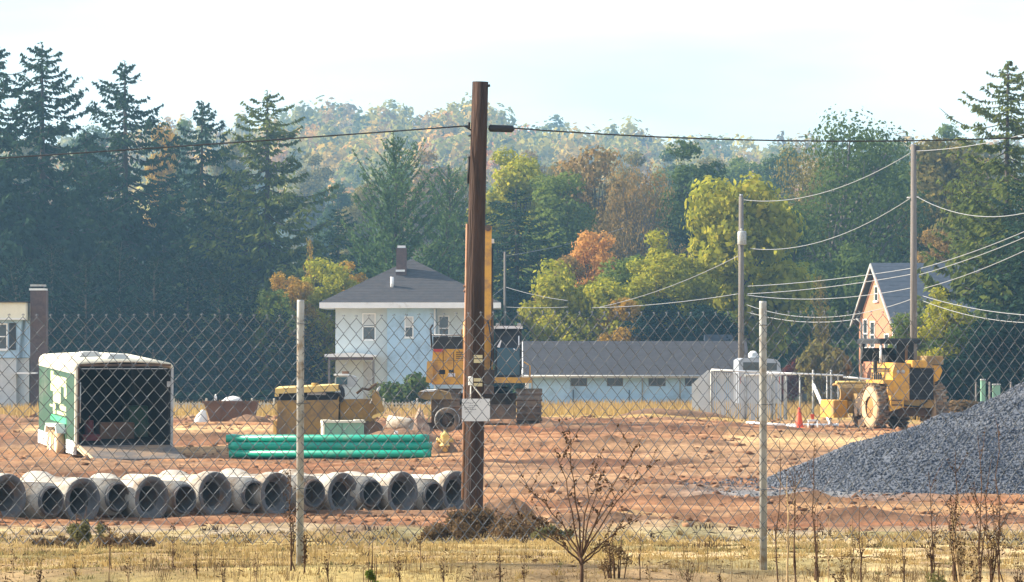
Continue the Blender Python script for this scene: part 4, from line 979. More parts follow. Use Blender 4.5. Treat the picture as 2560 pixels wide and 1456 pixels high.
    for yc in (1.55, 2.3):
        MB().lathe([(0.0,0.0),(0.30,0.0),(0.345,0.03),(0.345,0.17),(0.30,0.21),(0.0,0.21)], 'x', 18, c=(Wt-0.02, yc, 0.345)).build('wheel', M['blackmud'], t)
    MB().tube([(0.5, 1.93, 0.32), (Wt-0.1, 1.93, 0.32)], 0.05, 6).build('axle', M['blackmud'], t)
    MB().box(1.1, 1.4, Lt, Lt+1.1, z0+0.02, z0+0.14).build('drawbar', M['black'], t)
    MB().tube([(1.25, Lt+0.9, 0.0), (1.25, Lt+0.9, z0+0.5)], 0.04, 6).build('jack', M['galv'], t)
    # sign-writing on the near side: pale yellow mark, green bar, pale bar, pale lines
    s = MB()
    def q(y0_, y1_, za, zb): s.add([(-0.006,y0_,za),(-0.006,y1_,za),(-0.006,y1_,zb),(-0.006,y0_,zb),(-0.001,y0_,za),(-0.001,y1_,za),(-0.001,y1_,zb),(-0.001,y0_,zb)], [(0,3,2,1),(0,1,5,4),(3,7,6,2),(0,4,7,3),(1,2,6,5)], False, Mt)
    q(2.95, 3.30, 1.55, 2.06); q(1.15, 2.94, 1.72, 1.97); q(1.9, 2.94, 1.55, 1.71); q(1.1, 1.45, 1.45, 1.71); q(1.9, 2.6, 1.28, 1.54)
    q(2.62, 2.95, 0.98, 1.54); q(1.15, 2.0, 1.12, 1.24); q(1.15, 2.4, 1.0, 1.08); q(1.4, 2.2, 1.26, 1.275); q(2.99, 3.4, 1.14, 1.20)
    s.build('vinyl_mark', M['letter'], t)
    s = MB(); q(1.1, 3.3, 0.80, 0.95); s.build('vinyl_bar', M['lettergreen'], t)
    s = MB(); q(1.15, 3.3, 0.60, 0.70); s.build('vinyl_line', M['cream'], t)
    # things stored inside
    def inside(name, x, y, mbf, mat, lab, cat):
        o = mbf.build(name, mat); o.matrix_world = Matrix.Translation((p.x, d, zg)) @ Matrix.Rotation(R(17), 4, 'Z') @ Matrix.Translation((x, y, z0+0.10+math.tan(R(2.4))*y))
        tag(o, lab, cat)
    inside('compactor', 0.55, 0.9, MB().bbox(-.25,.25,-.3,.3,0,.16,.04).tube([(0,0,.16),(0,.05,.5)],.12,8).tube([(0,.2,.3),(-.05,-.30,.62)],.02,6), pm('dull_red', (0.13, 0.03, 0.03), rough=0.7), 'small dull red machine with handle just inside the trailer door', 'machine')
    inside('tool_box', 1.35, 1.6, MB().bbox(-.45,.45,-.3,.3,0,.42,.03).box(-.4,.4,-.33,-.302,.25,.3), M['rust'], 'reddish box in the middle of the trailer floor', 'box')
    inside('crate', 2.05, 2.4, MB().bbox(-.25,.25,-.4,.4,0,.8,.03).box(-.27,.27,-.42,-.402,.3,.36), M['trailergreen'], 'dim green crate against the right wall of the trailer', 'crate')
trailer()

# ------------------------------------------------------------------ stack of green plastic pipes
def green_pipes():
    d = 99.5; r = 0.098
    me = MB().lathe([(r*0.88, -2.5), (r, -2.5), (r, 2.28), (r*1.14, 2.33), (r*1.14, 2.5), (r, 2.5), (r*0.88, 2.4), (r*0.88, -2.5)], 'x', 20).mesh('plastic_pipe')
    n = 0; names_row = ['bottom', 'middle', 'top']
    for row, cnt in enumerate((4, 3, 2)):
        for k in range(cnt):
            y = d+0.30*0+(k+row*0.5)*2*r*1.12; x = P(824, 0, d).x + 0.04*math.sin(3*k+row*2) - (0.06 if row == 2 else 0)
            o = link('plastic_pipe', me, M['greenpvc']); o.location = (x, y, gz(x, d)+r*1.12+row*r*1.9)
            if (k+row) % 2: o.rotation_euler = (0, 0, math.pi)
            tag(o, f'long green plastic pipe, {words[k]} from the front in the {names_row[row]} layer', 'pipe', 'stack of green plastic pipes'); n += 1
green_pipes()

def cabinet():
    p = P(860, 1095, 103.5); g = gz(p.x, 103.5)
    t = empty('utility_cabinet', (p.x, 103.5, g), R(8)); tag(t, 'pale green utility cabinet with cream edges behind the green pipes', 'cabinet')
    MB().bbox(-0.50, 0.52, 0, 0.6, 0, 0.72, 0.015).build('body', M['cabinet'], t)
    MB().prism([(-0.56,0.68),(0.56,0.68),(0.54,0.75),(0.3,0.75),(0.27,0.735),(-0.3,0.735),(-0.33,0.75),(-0.54,0.75)], 'y', -0.03, 0.63).build('lid', M['cream'], t)
    MB().box(-0.545, -0.502, -0.02, 0.6, 0, 0.677).build('edge', M['cream'], t)
    for x in (-0.05,): MB().box(x-0.006, x+0.006, -0.008, 0.0, 0.05, 0.66).build('door_gap', M['cable'], t)
    MB().box(0.02, 0.06, -0.03, -0.001, 0.3, 0.4).build('handle', M['galv'], t)
cabinet()
def hydrant():
    p = P(1112, 1110, 101.0); g = gz(p.x, 101)
    t = empty('fire_hydrant', (p.x, 101, g+0.22), 0.3); tag(t, 'dusty yellow fire hydrant top beside the green pipe stack', 'hydrant')
    MB().lathe([(0.0,0.36),(0.03,0.36),(0.035,0.31),(0.10,0.28),(0.125,0.22),(0.105,0.20),(0.10,0.0),(0.13,-0.02),(0.13,-0.05),(0.09,-0.06),(0.09,-0.24),(0,-0.24)], 'z', 16).build('barrel', M['paleyellow'], t)
    for a in (0.2, 2.3, 4.0):
        n = MB().tube([(0.08*math.cos(a),0.08*math.sin(a),0.1),(0.19*math.cos(a),0.19*math.sin(a),0.1)], 0.055, 10).build('nozzle', M['paleyellow'], t)
        MB().tube([(0.19*math.cos(a),0.19*math.sin(a),0.1),(0.22*math.cos(a),0.22*math.sin(a),0.1)], 0.065, 8).build('cap', M['paleyellow'], n)
hydrant()

def mound(name, px, base, d, w_, dep, h, mat, label, cat='earth', seed=1, rough=0.35):
    p = P(px, base, d); n = 26
    u = np.linspace(-1, 1, n); X, Y = np.meshgrid(u, u); x, y = X.ravel(), Y.ravel()
    r = np.clip(1-(x*x+y*y), 0, 1)**0.8
    hz = h*r*(1-rough+2*rough*fbm(x*2.5+seed, y*2.5, 4, seed))-0.04
    wx, wy = p.x+x*w_/2, d+y*dep/2
    z = ground(wx, wy)-p.z*0+hz
    ii = np.arange(n*n).reshape(n, n); Fq = np.stack([ii[:-1,:-1], ii[:-1,1:], ii[1:,1:], ii[1:,:-1]], -1).reshape(-1, 4)
    o = link(name, mesh_np(name, np.stack([wx, wy, z], 1), Fq), mat); tag(o, label, cat); return o
SOIL = pm('heaped_soil', (0.13, 0.075, 0.042), (0.24, 0.135, 0.075), scale=3, rough=0.95, bump=0.8, bscale=10)
SOILR = pm('heaped_red_soil', (0.24, 0.12, 0.065), (0.36, 0.19, 0.11), scale=3, rough=0.95, bump=0.8, bscale=10)
mound('soil_mound', 1010, 1095, 105.5, 2.6, 2.0, 0.42, SOIL, 'dark soil mound between the cabinet and the excavator', seed=3)
mound('soil_mound', 1100, 1125, 101.3, 0.95, 0.9, 0.34, SOIL, 'small dark soil mound under the yellow hydrant', seed=5)
mound('soil_mound', 625, 1058, 127, 1.6, 1.4, 0.35, SOIL, 'dark soil mound at the right foot of the rusty skip', seed=8)
mound('soil_mound', 70, 1052, 128, 1.1, 1.0, 0.28, SOIL, 'small black mound on the grass left of the trailer', seed=9)
mound('soil_mound', 1250, 1260, 67.0, 1.3, 1.0, 0.42, SOIL, 'dark soil mound just right of the pole foot', seed=11)
mound('soil_mound', 1520, 1285, 66.5, 2.9, 0.8, 0.27, SOIL, 'low dark ridge of soil behind the branching dead shrub', seed=12)
mound('soil_mound', 1690, 1052, 146, 4.6, 1.2, 0.26, SOIL, 'long dark lip of soil before the garage grass', seed=14)
mound('soil_mound', 1370, 1068, 121, 1.0, 0.9, 0.16, SOIL, 'low churned soil at the right excavator track', seed=15)

# rusty skip and sacks
def skip():
    d = 128.0; p = P(575, 1053, d); g = gz(p.x, d)
    t = empty('rusty_skip', (p.x, d, g)); tag(t, 'rusty brown skip with sloping ends behind the green pipes', 'skip')
    w0, w1, h, dp = 0.58, 0.86, 0.78, 1.3
    T_ = 0.05
    def side(y0_, y1_): MB().prism([(-w0,0),(w0+0.12,0),(w1-0.02,h),(-w1,h)], 'y', y0_, y1_).build('side_panel', M['rust'], t)
    side(0, T_); side(dp-T_, dp)
    MB().add([(-w0,T_,0),(-w0,dp-T_,0),(-w1,dp-T_,h),(-w1,T_,h),(-w0+.05,T_,0),(-w0+.05,dp-T_,0),(-w1+.05,dp-T_,h),(-w1+.05,T_,h)], [(0,1,2,3),(4,7,6,5),(2,6,7,3),(0,4,5,1)]).build('end_panel', M['rust'], t)
    MB().add([(w0+.12,T_,0),(w0+.12,dp-T_,0),(w1-.02,dp-T_,h),(w1-.02,T_,h),(w0+.07,T_,0),(w0+.07,dp-T_,0),(w1-.07,dp-T_,h),(w1-.07,T_,h)], [(0,3,2,1),(4,5,6,7),(2,3,7,6),(0,1,5,4)]).build('end_panel', M['rust'], t)
    MB().box(-w0+0.05, w0+0.07, T_, dp-T_, 0.02, 0.06).build('floor', M['rust'], t)
    MB().box(-w1-0.03, w1+0.01, -0.04, -0.001, h-0.07, h+0.01).build('rim', M['rust'], t)
    for x in (-0.25, 0.35): MB().box(x-0.03, x+0.03, -0.04, -0.001, 0.02, h-0.075).build('rib', M['rust'], t)
    r = mound('rubbish', 580, 1000, d+0.65, 1.3, 1.0, 0.1, SOIL, 'dark rubbish filling the rusty skip', 'rubbish', 21)
    for v in r.data.vertices: v.co.z = v.co.z - gz(v.co.x, v.co.y) + g + h - 0.06
    s = MB(); s.add([(-0.36,0,0),(0.36,0.05,0),(0.3,0.5,0.03),(-0.3,0.5,0.02),(-0.2,0.1,0.12),(0.22,0.15,0.13),(0.1,0.35,0.12),(-0.15,0.35,0.1),(0.02,0.2,0.17)], [(0,1,5,4),(1,2,6,5),(2,3,7,6),(3,0,4,7),(4,5,8),(5,6,8),(6,7,8),(7,4,8),(3,2,1,0)], True)
    o = s.build('plastic_sheet', M['sack']); o.location = P(580, 0, d+0.2).xy.to_3d()+Vector((0, 0, g+h+0.0)); tag(o, 'crumpled white sheet on top of the rusty skip', 'sheet')
    b = MB().lathe([(0,0),(0.04,0),(0.045,0.12),(0.02,0.17),(0.02,0.2),(0,0.2)], 'z', 10).build('bottle', M['whitepvc']); b.location = P(539, 0, d+0.3).xy.to_3d()+Vector((0, 0, g+h+0.02)); tag(b, 'small white bottle standing at the skip rim', 'bottle')
    k = MB(); k.lathe([(0,0),(0.26,0),(0.28,0.12),(0.22,0.35),(0.13,0.5),(0.1,0.58),(0,0.6)], 'z', 12)
    o = k.build('sack', M['sack']); o.location = (P(500, 0, d-0.3).x, d-0.3, gz(P(500,0,d).x, d)-0.02); o.scale = (0.8, 0.6, 0.85); o.rotation_euler = (0, R(14), 0); tag(o, 'white sack slumped against the left end of the skip', 'sack')
skip()

# ------------------------------------------------------------------ muddy crawler loader left of the excavator
def crawler():
    d = 108.0
    def X(px): return (px-860)/FPX*d
    c = P(860, 0, d); g = gz(c.x, d)
    def Z(py): return EYE+(HY-py)/FPX*d-g
    t = empty('crawler_loader', (c.x, d, g)); tag(t, 'mud caked yellow crawler loader behind the pale green cabinet', 'loader')
    MB().prism([(X(692),0.12),(X(842),0.06),(X(848),Z(990)),(X(842),Z(1000)),(X(694),Z(1002))], 'y', 0, 1.7).build('bucket', M['mudyellow'], t)
    MB().box(X(690), X(850), 0.1, 1.6, Z(1001), Z(983)).build('grille', M['darkslot'], t)
    MB().add([(X(688),-0.05,Z(985)),(X(846),-0.05,Z(978)),(X(846),1.75,Z(976)),(X(688),1.75,Z(982)),(X(688),-0.05,Z(972)),(X(846),-0.05,Z(962)),(X(846),1.75,Z(960)),(X(688),1.75,Z(968))], [(0,3,2,1),(4,5,6,7),(0,1,5,4),(1,2,6,5),(2,3,7,6),(3,0,4,7)]).build('hood', M['paleyellow'], t)
    MB().box(X(687), X(697), -0.06, 0.3, Z(992), Z(985.2)).build('corner_post', M['paleyellow'], t)
    MB().box(X(768), X(814), 0.04, 0.09, Z(988), Z(981)).build('plate', M['greypaint'], t)
    MB().tube([(X(785),0.6,Z(968)),(X(785),0.6,Z(958))], 0.10, 10).build('filler_cap', M['mudyellow'], t)
    MB().box(X(682), X(690), 0.2, 0.5, Z(1085), Z(1052)).build('tooth', M['paleyellow'], t)
    MB().prism([(X(849),0.35),(X(930),0.3),(X(944),Z(1005)),(X(936),Z(998)),(X(849),Z(1000))], 'y', 0.3, 1.5).build('engine_cover', M['mudyellow'], t)
    MB().tube([(X(848),0.1,Z(965)),(X(856),-0.02,Z(975)),(X(858),-0.05,Z(990)),(X(852),0.05,Z(1003))], 0.06, 8).build('hose', M['black'], t)
    # cab with sloped roof
    MB().prism([(X(833),Z(968)),(X(886),Z(968)),(X(886),Z(944)),(X(880),Z(940)),(X(836),Z(940))], 'y', 0.6, 1.5).build('cab', M['greypaint'], t)
    MB().box(X(832), X(868), 0.55, 1.55, Z(940)+0.002, Z(936)).build('cab_roof', M['white'], t)
    MB().box(X(852), X(869), 0.8, 1.1, Z(936)+0.003, Z(929)).build('exhaust_box', M['rust'], t)
    MB().box(X(838), X(866), 0.585, 0.598, Z(962), Z(944)).build('cab_window', M['cabglass'], t)
    # lift arm
    MB().prism([(X(932),Z(975)),(X(946),Z(980)),(X(962),Z(1028)),(X(955),Z(1040)),(X(946),Z(1036)),(X(930),Z(1000))], 'y', -0.15, 0.15).build('lift_arm', M['mudyellow'], t)
    MB().prism([(X(929),Z(1045)),(X(935),Z(1046)),(X(960),Z(1036)),(X(957),Z(1031)),(X(934),Z(1038))], 'y', -0.3, 0.1).build('arm_plate', M['paleyellow'], t)
    MB().tube([(X(926),0.1,Z(1010)),(X(950),0.1,Z(966))], 0.035, 8).build('ram', M['galv'], t)
    MB().tube([(X(890),0.5,Z(985)),(X(905),0.5,Z(972)),(X(920),0.5,Z(975)),(X(940),0.4,Z(960))], 0.04, 6).build('lever', M['blackmud'], t)
    # tracks
    for y0_ in (0.15, 1.25):
        tr = MB(); xs0, xs1, r = X(760), X(930), 0.27
        prof = []
        for k in range(13): a = R(90+180*k/12); prof.append((xs0+r*math.cos(a), r+0.01+r*math.sin(a)))
        for k in range(13): a = R(-90+180*k/12); prof.append((xs1+r*math.cos(a), r+0.01+r*math.sin(a)))
        tr.prism(prof, 'y', y0_, y0_+0.4); o = tr.build('track', M['track'], t)
        for k in range(15):
            xx = xs0+(xs1-xs0)*k/14
            MB().box(xx-0.03, xx+0.03, y0_-0.02, y0_+0.42, 2*r+0.012, 2*r+0.05).build('grouser', M['track'], o)
crawler()

# second, wheeled machine half hidden behind the pole
def tractor():
    d = 110.0; c = P(1095, 0, d); g = gz(c.x, d)
    def X(px): return (px-1095)/FPX*d
    def Z(py): return EYE+(HY-py)/FPX*d-g
    t = empty('mud_covered_tractor', (c.x, d, g)); tag(t, 'small mud covered tractor with tan bonnet under the excavator', 'tractor')
    MB().prism([(X(1044),Z(983)),(X(1052),Z(977)),(X(1100),Z(976)),(X(1124),Z(982)),(X(1130),Z(998)),(X(1062),Z(1000)),(X(1048),Z(994))], 'y', 0, 0.9).build('bonnet', M['mudyellow'], t)
    MB().prism([(X(1048),Z(980)),(X(1062),Z(975)),(X(1090),Z(974.5)),(X(1084),Z(979))], 'y', -0.04, 0.94).build('bonnet_top', M['sack'], t)
    MB().box(X(1078), X(1128), 0.1, 0.8, Z(1058), Z(1000)).build('engine', M['track'], t)
    MB().box(X(1070), X(1075), -0.05, 0.02, Z(1055), Z(1012)).build('strut', M['paleyellow'], t)
    wv = MB().lathe([(0.20,0.0),(0.31,-0.02),(0.34,0.05),(0.34,0.25),(0.31,0.32),(0.2,0.3)], 'y', 24, c=(X(1118), -0.25, Z(1050)+0.0)).build('wheel', M['tyre'], t)
    MB().lathe([(0.0,0.06),(0.08,0.04),(0.2,0.09),(0.2,0.28),(0,0.28)], 'y', 18, c=(X(1118), -0.25, Z(1050))).build('rim', M['blackmud'], wv)
    MB().lathe([(0.325,-0.028),(0.338,-0.034),(0.348,-0.02),(0.335,-0.012)], 'y', 28, c=(X(1118), -0.25, Z(1050))).build('hoop', M['galv'], t)
    wv = MB().lathe([(0.0,0.0),(0.2,0.0),(0.25,0.04),(0.25,0.2),(0.2,0.24),(0,0.24)], 'y', 20, c=(X(1056), 0.1, 0.24)).build('wheel', M['tyre'], t)
    MB().box(X(1030), X(1160), 0.25, 0.7, Z(1075), Z(1057)).build('frame', M['track'], t)
tractor()
def bits():
    d = 106.8
    a = MB(); a.lathe([(0.14,-0.33),(0.17,-0.33),(0.175,0.30),(0.155,0.34),(0.12,0.33),(0.12,-0.2),(0,-0.2)], 'x', 20)
    p = P(1000, 1024, d); o = a.build('short_pipe', M['concrete']); o.location = (p.x, d, gz(p.x, d)+0.55); o.rotation_euler = (0, R(8), R(-20)); tag(o, 'short pale pipe offcut with dark mouth on the soil mound', 'pipe')
    s = mound('rubble_heap', 1050, 1045, 107.3, 0.7, 0.6, 0.85, pm('brick_rubble', (0.18, 0.09, 0.06), (0.50, 0.38, 0.28), scale=9, rough=0.95), 'small heap of reddish rubble beside the tractor bonnet', 'rubble', 31, 0.5)
    b = MB().bbox(-0.05,0.05,-0.05,0.05,0,0.08,0.01).build('paper_cup', M['whitepvc']); p = P(990, 1060, 104.6); b.location = (p.x, 104.6, gz(p.x, 104.6)+0.36); tag(b, 'white scrap lying on the dark soil mound', 'litter')
bits()

# ------------------------------------------------------------------ excavator
def excavator():
    d = 122.0; c = P(1225, 0, d); g = gz(c.x, d)
    def X(px): return (px-1225)/FPX*d
    def Z(py): return EYE+(HY-py)/FPX*d-g
    t = empty('excavator', (c.x, d, g)); tag(t, 'yellow excavator with raised boom standing behind the brown utility pole', 'excavator')
    # crawler tracks, seen end-on
    for a, b in ((1090, 1152), (1290, 1356)):
        r = Z(978)/2; prof = []
        for k in range(11): an = R(90+180*k/10); prof.append((0.35+r*math.cos(an), r+r*math.sin(an)))
        for k in range(11): an = R(-90+180*k/10); prof.append((3.4+r*math.cos(an), r+r*math.sin(an)))
        tr = MB().prism(prof, 'x', X(a)+0.03, X(b)-0.03).build('track', M['track'], t)
        sh = MB().prism([(-0.035,-0.02),(0.035,-0.02),(0.02,0.035),(-0.02,0.035)], 'x', X(a), X(b)).mesh('track_shoe')
        for k in range(9):
            an = R(80+190*k/8); o = link('track_shoe', sh, M['track'], tr)
            o.location = (0, 0.35+(r+0.012)*math.cos(an), r+(r+0.012)*math.sin(an)); o.rotation_euler = (an-math.pi/2, 0, 0)
        for k in range(12):
            o = link('track_shoe', sh, M['track'], tr); o.location = (0, 0.5+k*0.26, 2*r+0.012)
    MB().box(X(1152), X(1290), 0.9, 2.9, 0.42, Z(985)).build('undercarriage', M['blackmud'], t)
    MB().lathe([(0.0,0.0),(0.62,0.0),(0.62,0.2),(0,0.2)], 'z', 24, c=(X(1222),1.9,Z(985)+0.002)).build('turntable', M['black'], t)
    MB().prism([(X(1150),Z(1048)),(X(1290),Z(1048)),(X(1290),Z(1012)),(X(1150),Z(1012))], 'y', -0.1, 0.25).build('blade', M['track'], t)
    MB().box(X(1236), X(1330), 0.2, 3.0, Z(958), Z(944)).build('deck', M['yellow'], t)
    MB().box(X(1166), X(1235.5), 0.5, 3.4, Z(962), Z(925)).build('deck', M['blackmud'], t)
    # right hand side: tank and engine housing
    MB().prism([(X(1072),Z(950)),(X(1082),Z(962)),(X(1162),Z(962)),(X(1165),Z(940)),(X(1165),Z(873)),(X(1083),Z(873)),(X(1080),Z(905))], 'y', 0.0, 1.7).build('side_tank', M['orange'], t)
    MB().prism([(X(1065),Z(955)),(X(1074),Z(958)),(X(1082),Z(950)),(X(1082),Z(908)),(X(1078),Z(903)),(X(1068),Z(904))], 'y', -0.16, 1.6).build('fender', M['yellow'], t)
    MB().box(X(1080), X(1160), -0.05, -0.002, Z(960), Z(945)).build('step', M['orange'], t)
    MB().box(X(1098), X(1113), -0.006, -0.001, Z(936), Z(925)).build('decal', M['darkslot'], t)
    MB().box(X(1122), X(1133), -0.006, -0.001, Z(932), Z(925)).build('decal', M['darkslot'], t)
    MB().box(X(1121), X(1138), -0.004, -0.0005, Z(942), Z(933.5)).build('decal', M['sign'], t)
    MB().box(X(1084), X(1108), -0.05, 0.1, Z(880), Z(873)).build('red_lamp_bar', M['redbits'], t)
    MB().box(X(1082), X(1164), 0.5, 2.8, Z(873)+0.002, Z(842)).build('engine_hood', M['darkroof'], t)
    m = MB()
    m.tube([(X(1078),0.1,Z(872)),(X(1078),0.1,Z(838)),(X(1158),0.1,Z(838))], 0.025, 6)
    m.build('handrail', M['greypaint'], t)
    MB().tube([(X(1080),0.05,Z(870)),(X(1076),-0.05,Z(822)),(X(1082),-0.05,Z(812))], 0.03, 6).build('mirror_arm', M['black'], t)
    # cab
    cx0, cx1 = X(1238), X(1304)
    cab = MB().prism([(0.35,Z(944)+0.002),(1.9,Z(944)+0.002),(1.9,Z(822)),(0.6,Z(822)),(0.35,Z(870))], 'x', cx0, cx1).build('cab', M['darkroof'], t)
    MB().add([(cx0+.06,0.335,Z(938)),(cx1-.06,0.335,Z(938)),(cx1-.06,0.335,Z(873)),(cx0+.06,0.335,Z(873)),(cx1-.08,0.585,Z(825)),(cx0+.08,0.585,Z(825))], [(0,1,2,3),(3,2,4,5)]).build('windscreen', M['cabglass'], cab)
    MB().box(cx1+0.002, cx1+0.015, 0.6, 1.8, Z(925), Z(830)).build('side_window', M['cabglass'], cab)
    MB().box(cx0-0.05, cx1+0.03, 0.45, 2.0, Z(822)+0.002, Z(815)).build('cab_roof', M['white'], t)
    MB().tube([(X(1297),0.28,Z(840)),(X(1297),0.27,Z(865)),(X(1290),0.27,Z(877)),(X(1284),0.27,Z(872))], 0.018, 6).build('grab_handle', M['white'], t)
    MB().prism([(X(1242),Z(868)),(X(1252),Z(850)),(X(1254),Z(852)),(X(1249),Z(870))], 'y', 0.29, 0.31).build('wiper', M['white'], t)
    # boom, thick at the foot and tapering, raised and leaning slightly to the right
    def taper(name, a, b, wa, wb, y0_, y1_, yb0, yb1, mat):
        m = MB(); ax, az = X(a[0]), Z(a[1]); bx, bz_ = X(b[0]), Z(b[1])
        m.add([(ax-wa,y0_,az),(ax+wa,y0_,az),(ax+wa,y1_,az),(ax-wa,y1_,az),(bx-wb,yb0,bz_),(bx+wb,yb0,bz_),(bx+wb,yb1,bz_),(bx-wb,yb1,bz_)], [(0,3,2,1),(4,5,6,7),(0,1,5,4),(1,2,6,5),(2,3,7,6),(3,0,4,7)])
        return m.build(name, mat, t)
    taper('boom', (1196, 935), (1205, 705), 0.44, 0.32, 0.7, 1.7, 0.5, 1.2, M['orange'])
    taper('stick', (1214, 800), (1220, 565), 0.17, 0.11, 0.1, 0.45, 0.2, 0.5, M['orange'])
    MB().tube([(X(1220),0.1,Z(570)),(X(1220),0.6,Z(570))], 0.10, 10).build('stick_pin', M['track'], t)
    MB().tube([(X(1160),0.55,Z(905)),(X(1163),0.5,Z(805))], 0.07, 8).build('ram', M['orange'], t)
    MB().tube([(X(1232),0.5,Z(905)),(X(1229),0.4,Z(740))], 0.045, 8).build('ram', M['blackmud'], t)
    MB().tube([(X(1229),0.45,Z(770)),(X(1231),0.42,Z(620))], 0.03, 6).build('hose', M['black'], t)
    MB().bbox(X(1231)-0.05, X(1231)+0.05, 0.3, 0.4, Z(608), Z(597), 0.01).build('work_lamp', M['white'], t)
    MB().bbox(X(1160), X(1235), -0.2, 0.45, Z(985), Z(963), 0.05).build('front_frame', M['blackmud'], t)
    for px in (1108, 1134): MB().box(X(px)-0.008, X(px)+0.008, -0.01, -0.001, Z(944), Z(880)).build('panel_seam', M['darkslot'], t)
    MB().box(X(1083), X(1160), -0.01, -0.001, Z(901)-0.008, Z(901)).build('panel_seam', M['darkslot'], t)
    for k in range(4): MB().box(X(1140), X(1158), -0.012, -0.001, Z(897-k*5), Z(895-k*5)).build('louvre', M['darkslot'], t)
    for a, b, yy in ((1180, 1206, 0.62), (1186, 1210, 0.60), (1226, 1216, 0.45)):
        MB().tube([(X(a), yy, Z(925)), (X(a)+0.05, yy-0.12, Z(860)), (X(b), yy-0.15, Z(780)), (X(b), 0.42, Z(715))], 0.022, 6).build('hose', M['black'], t)
    for px in (1244, 1298): MB().bbox(X(px)-0.06, X(px)+0.06, 0.40, 0.50, Z(815)+0.002, Z(808), 0.015).build('work_lamp', M['greyvent'], t)
    MB().tube([(X(1325), 0.25, Z(944)), (X(1325), 0.25, Z(915)), (X(1310), 0.3, Z(905))], 0.02, 6).build('handrail', M['yellow'], t)
    MB().bbox(X(1150), X(1164), 2.0, 2.3, Z(842)+0.002, Z(822), 0.02).build('exhaust', M['track'], t)
excavator()

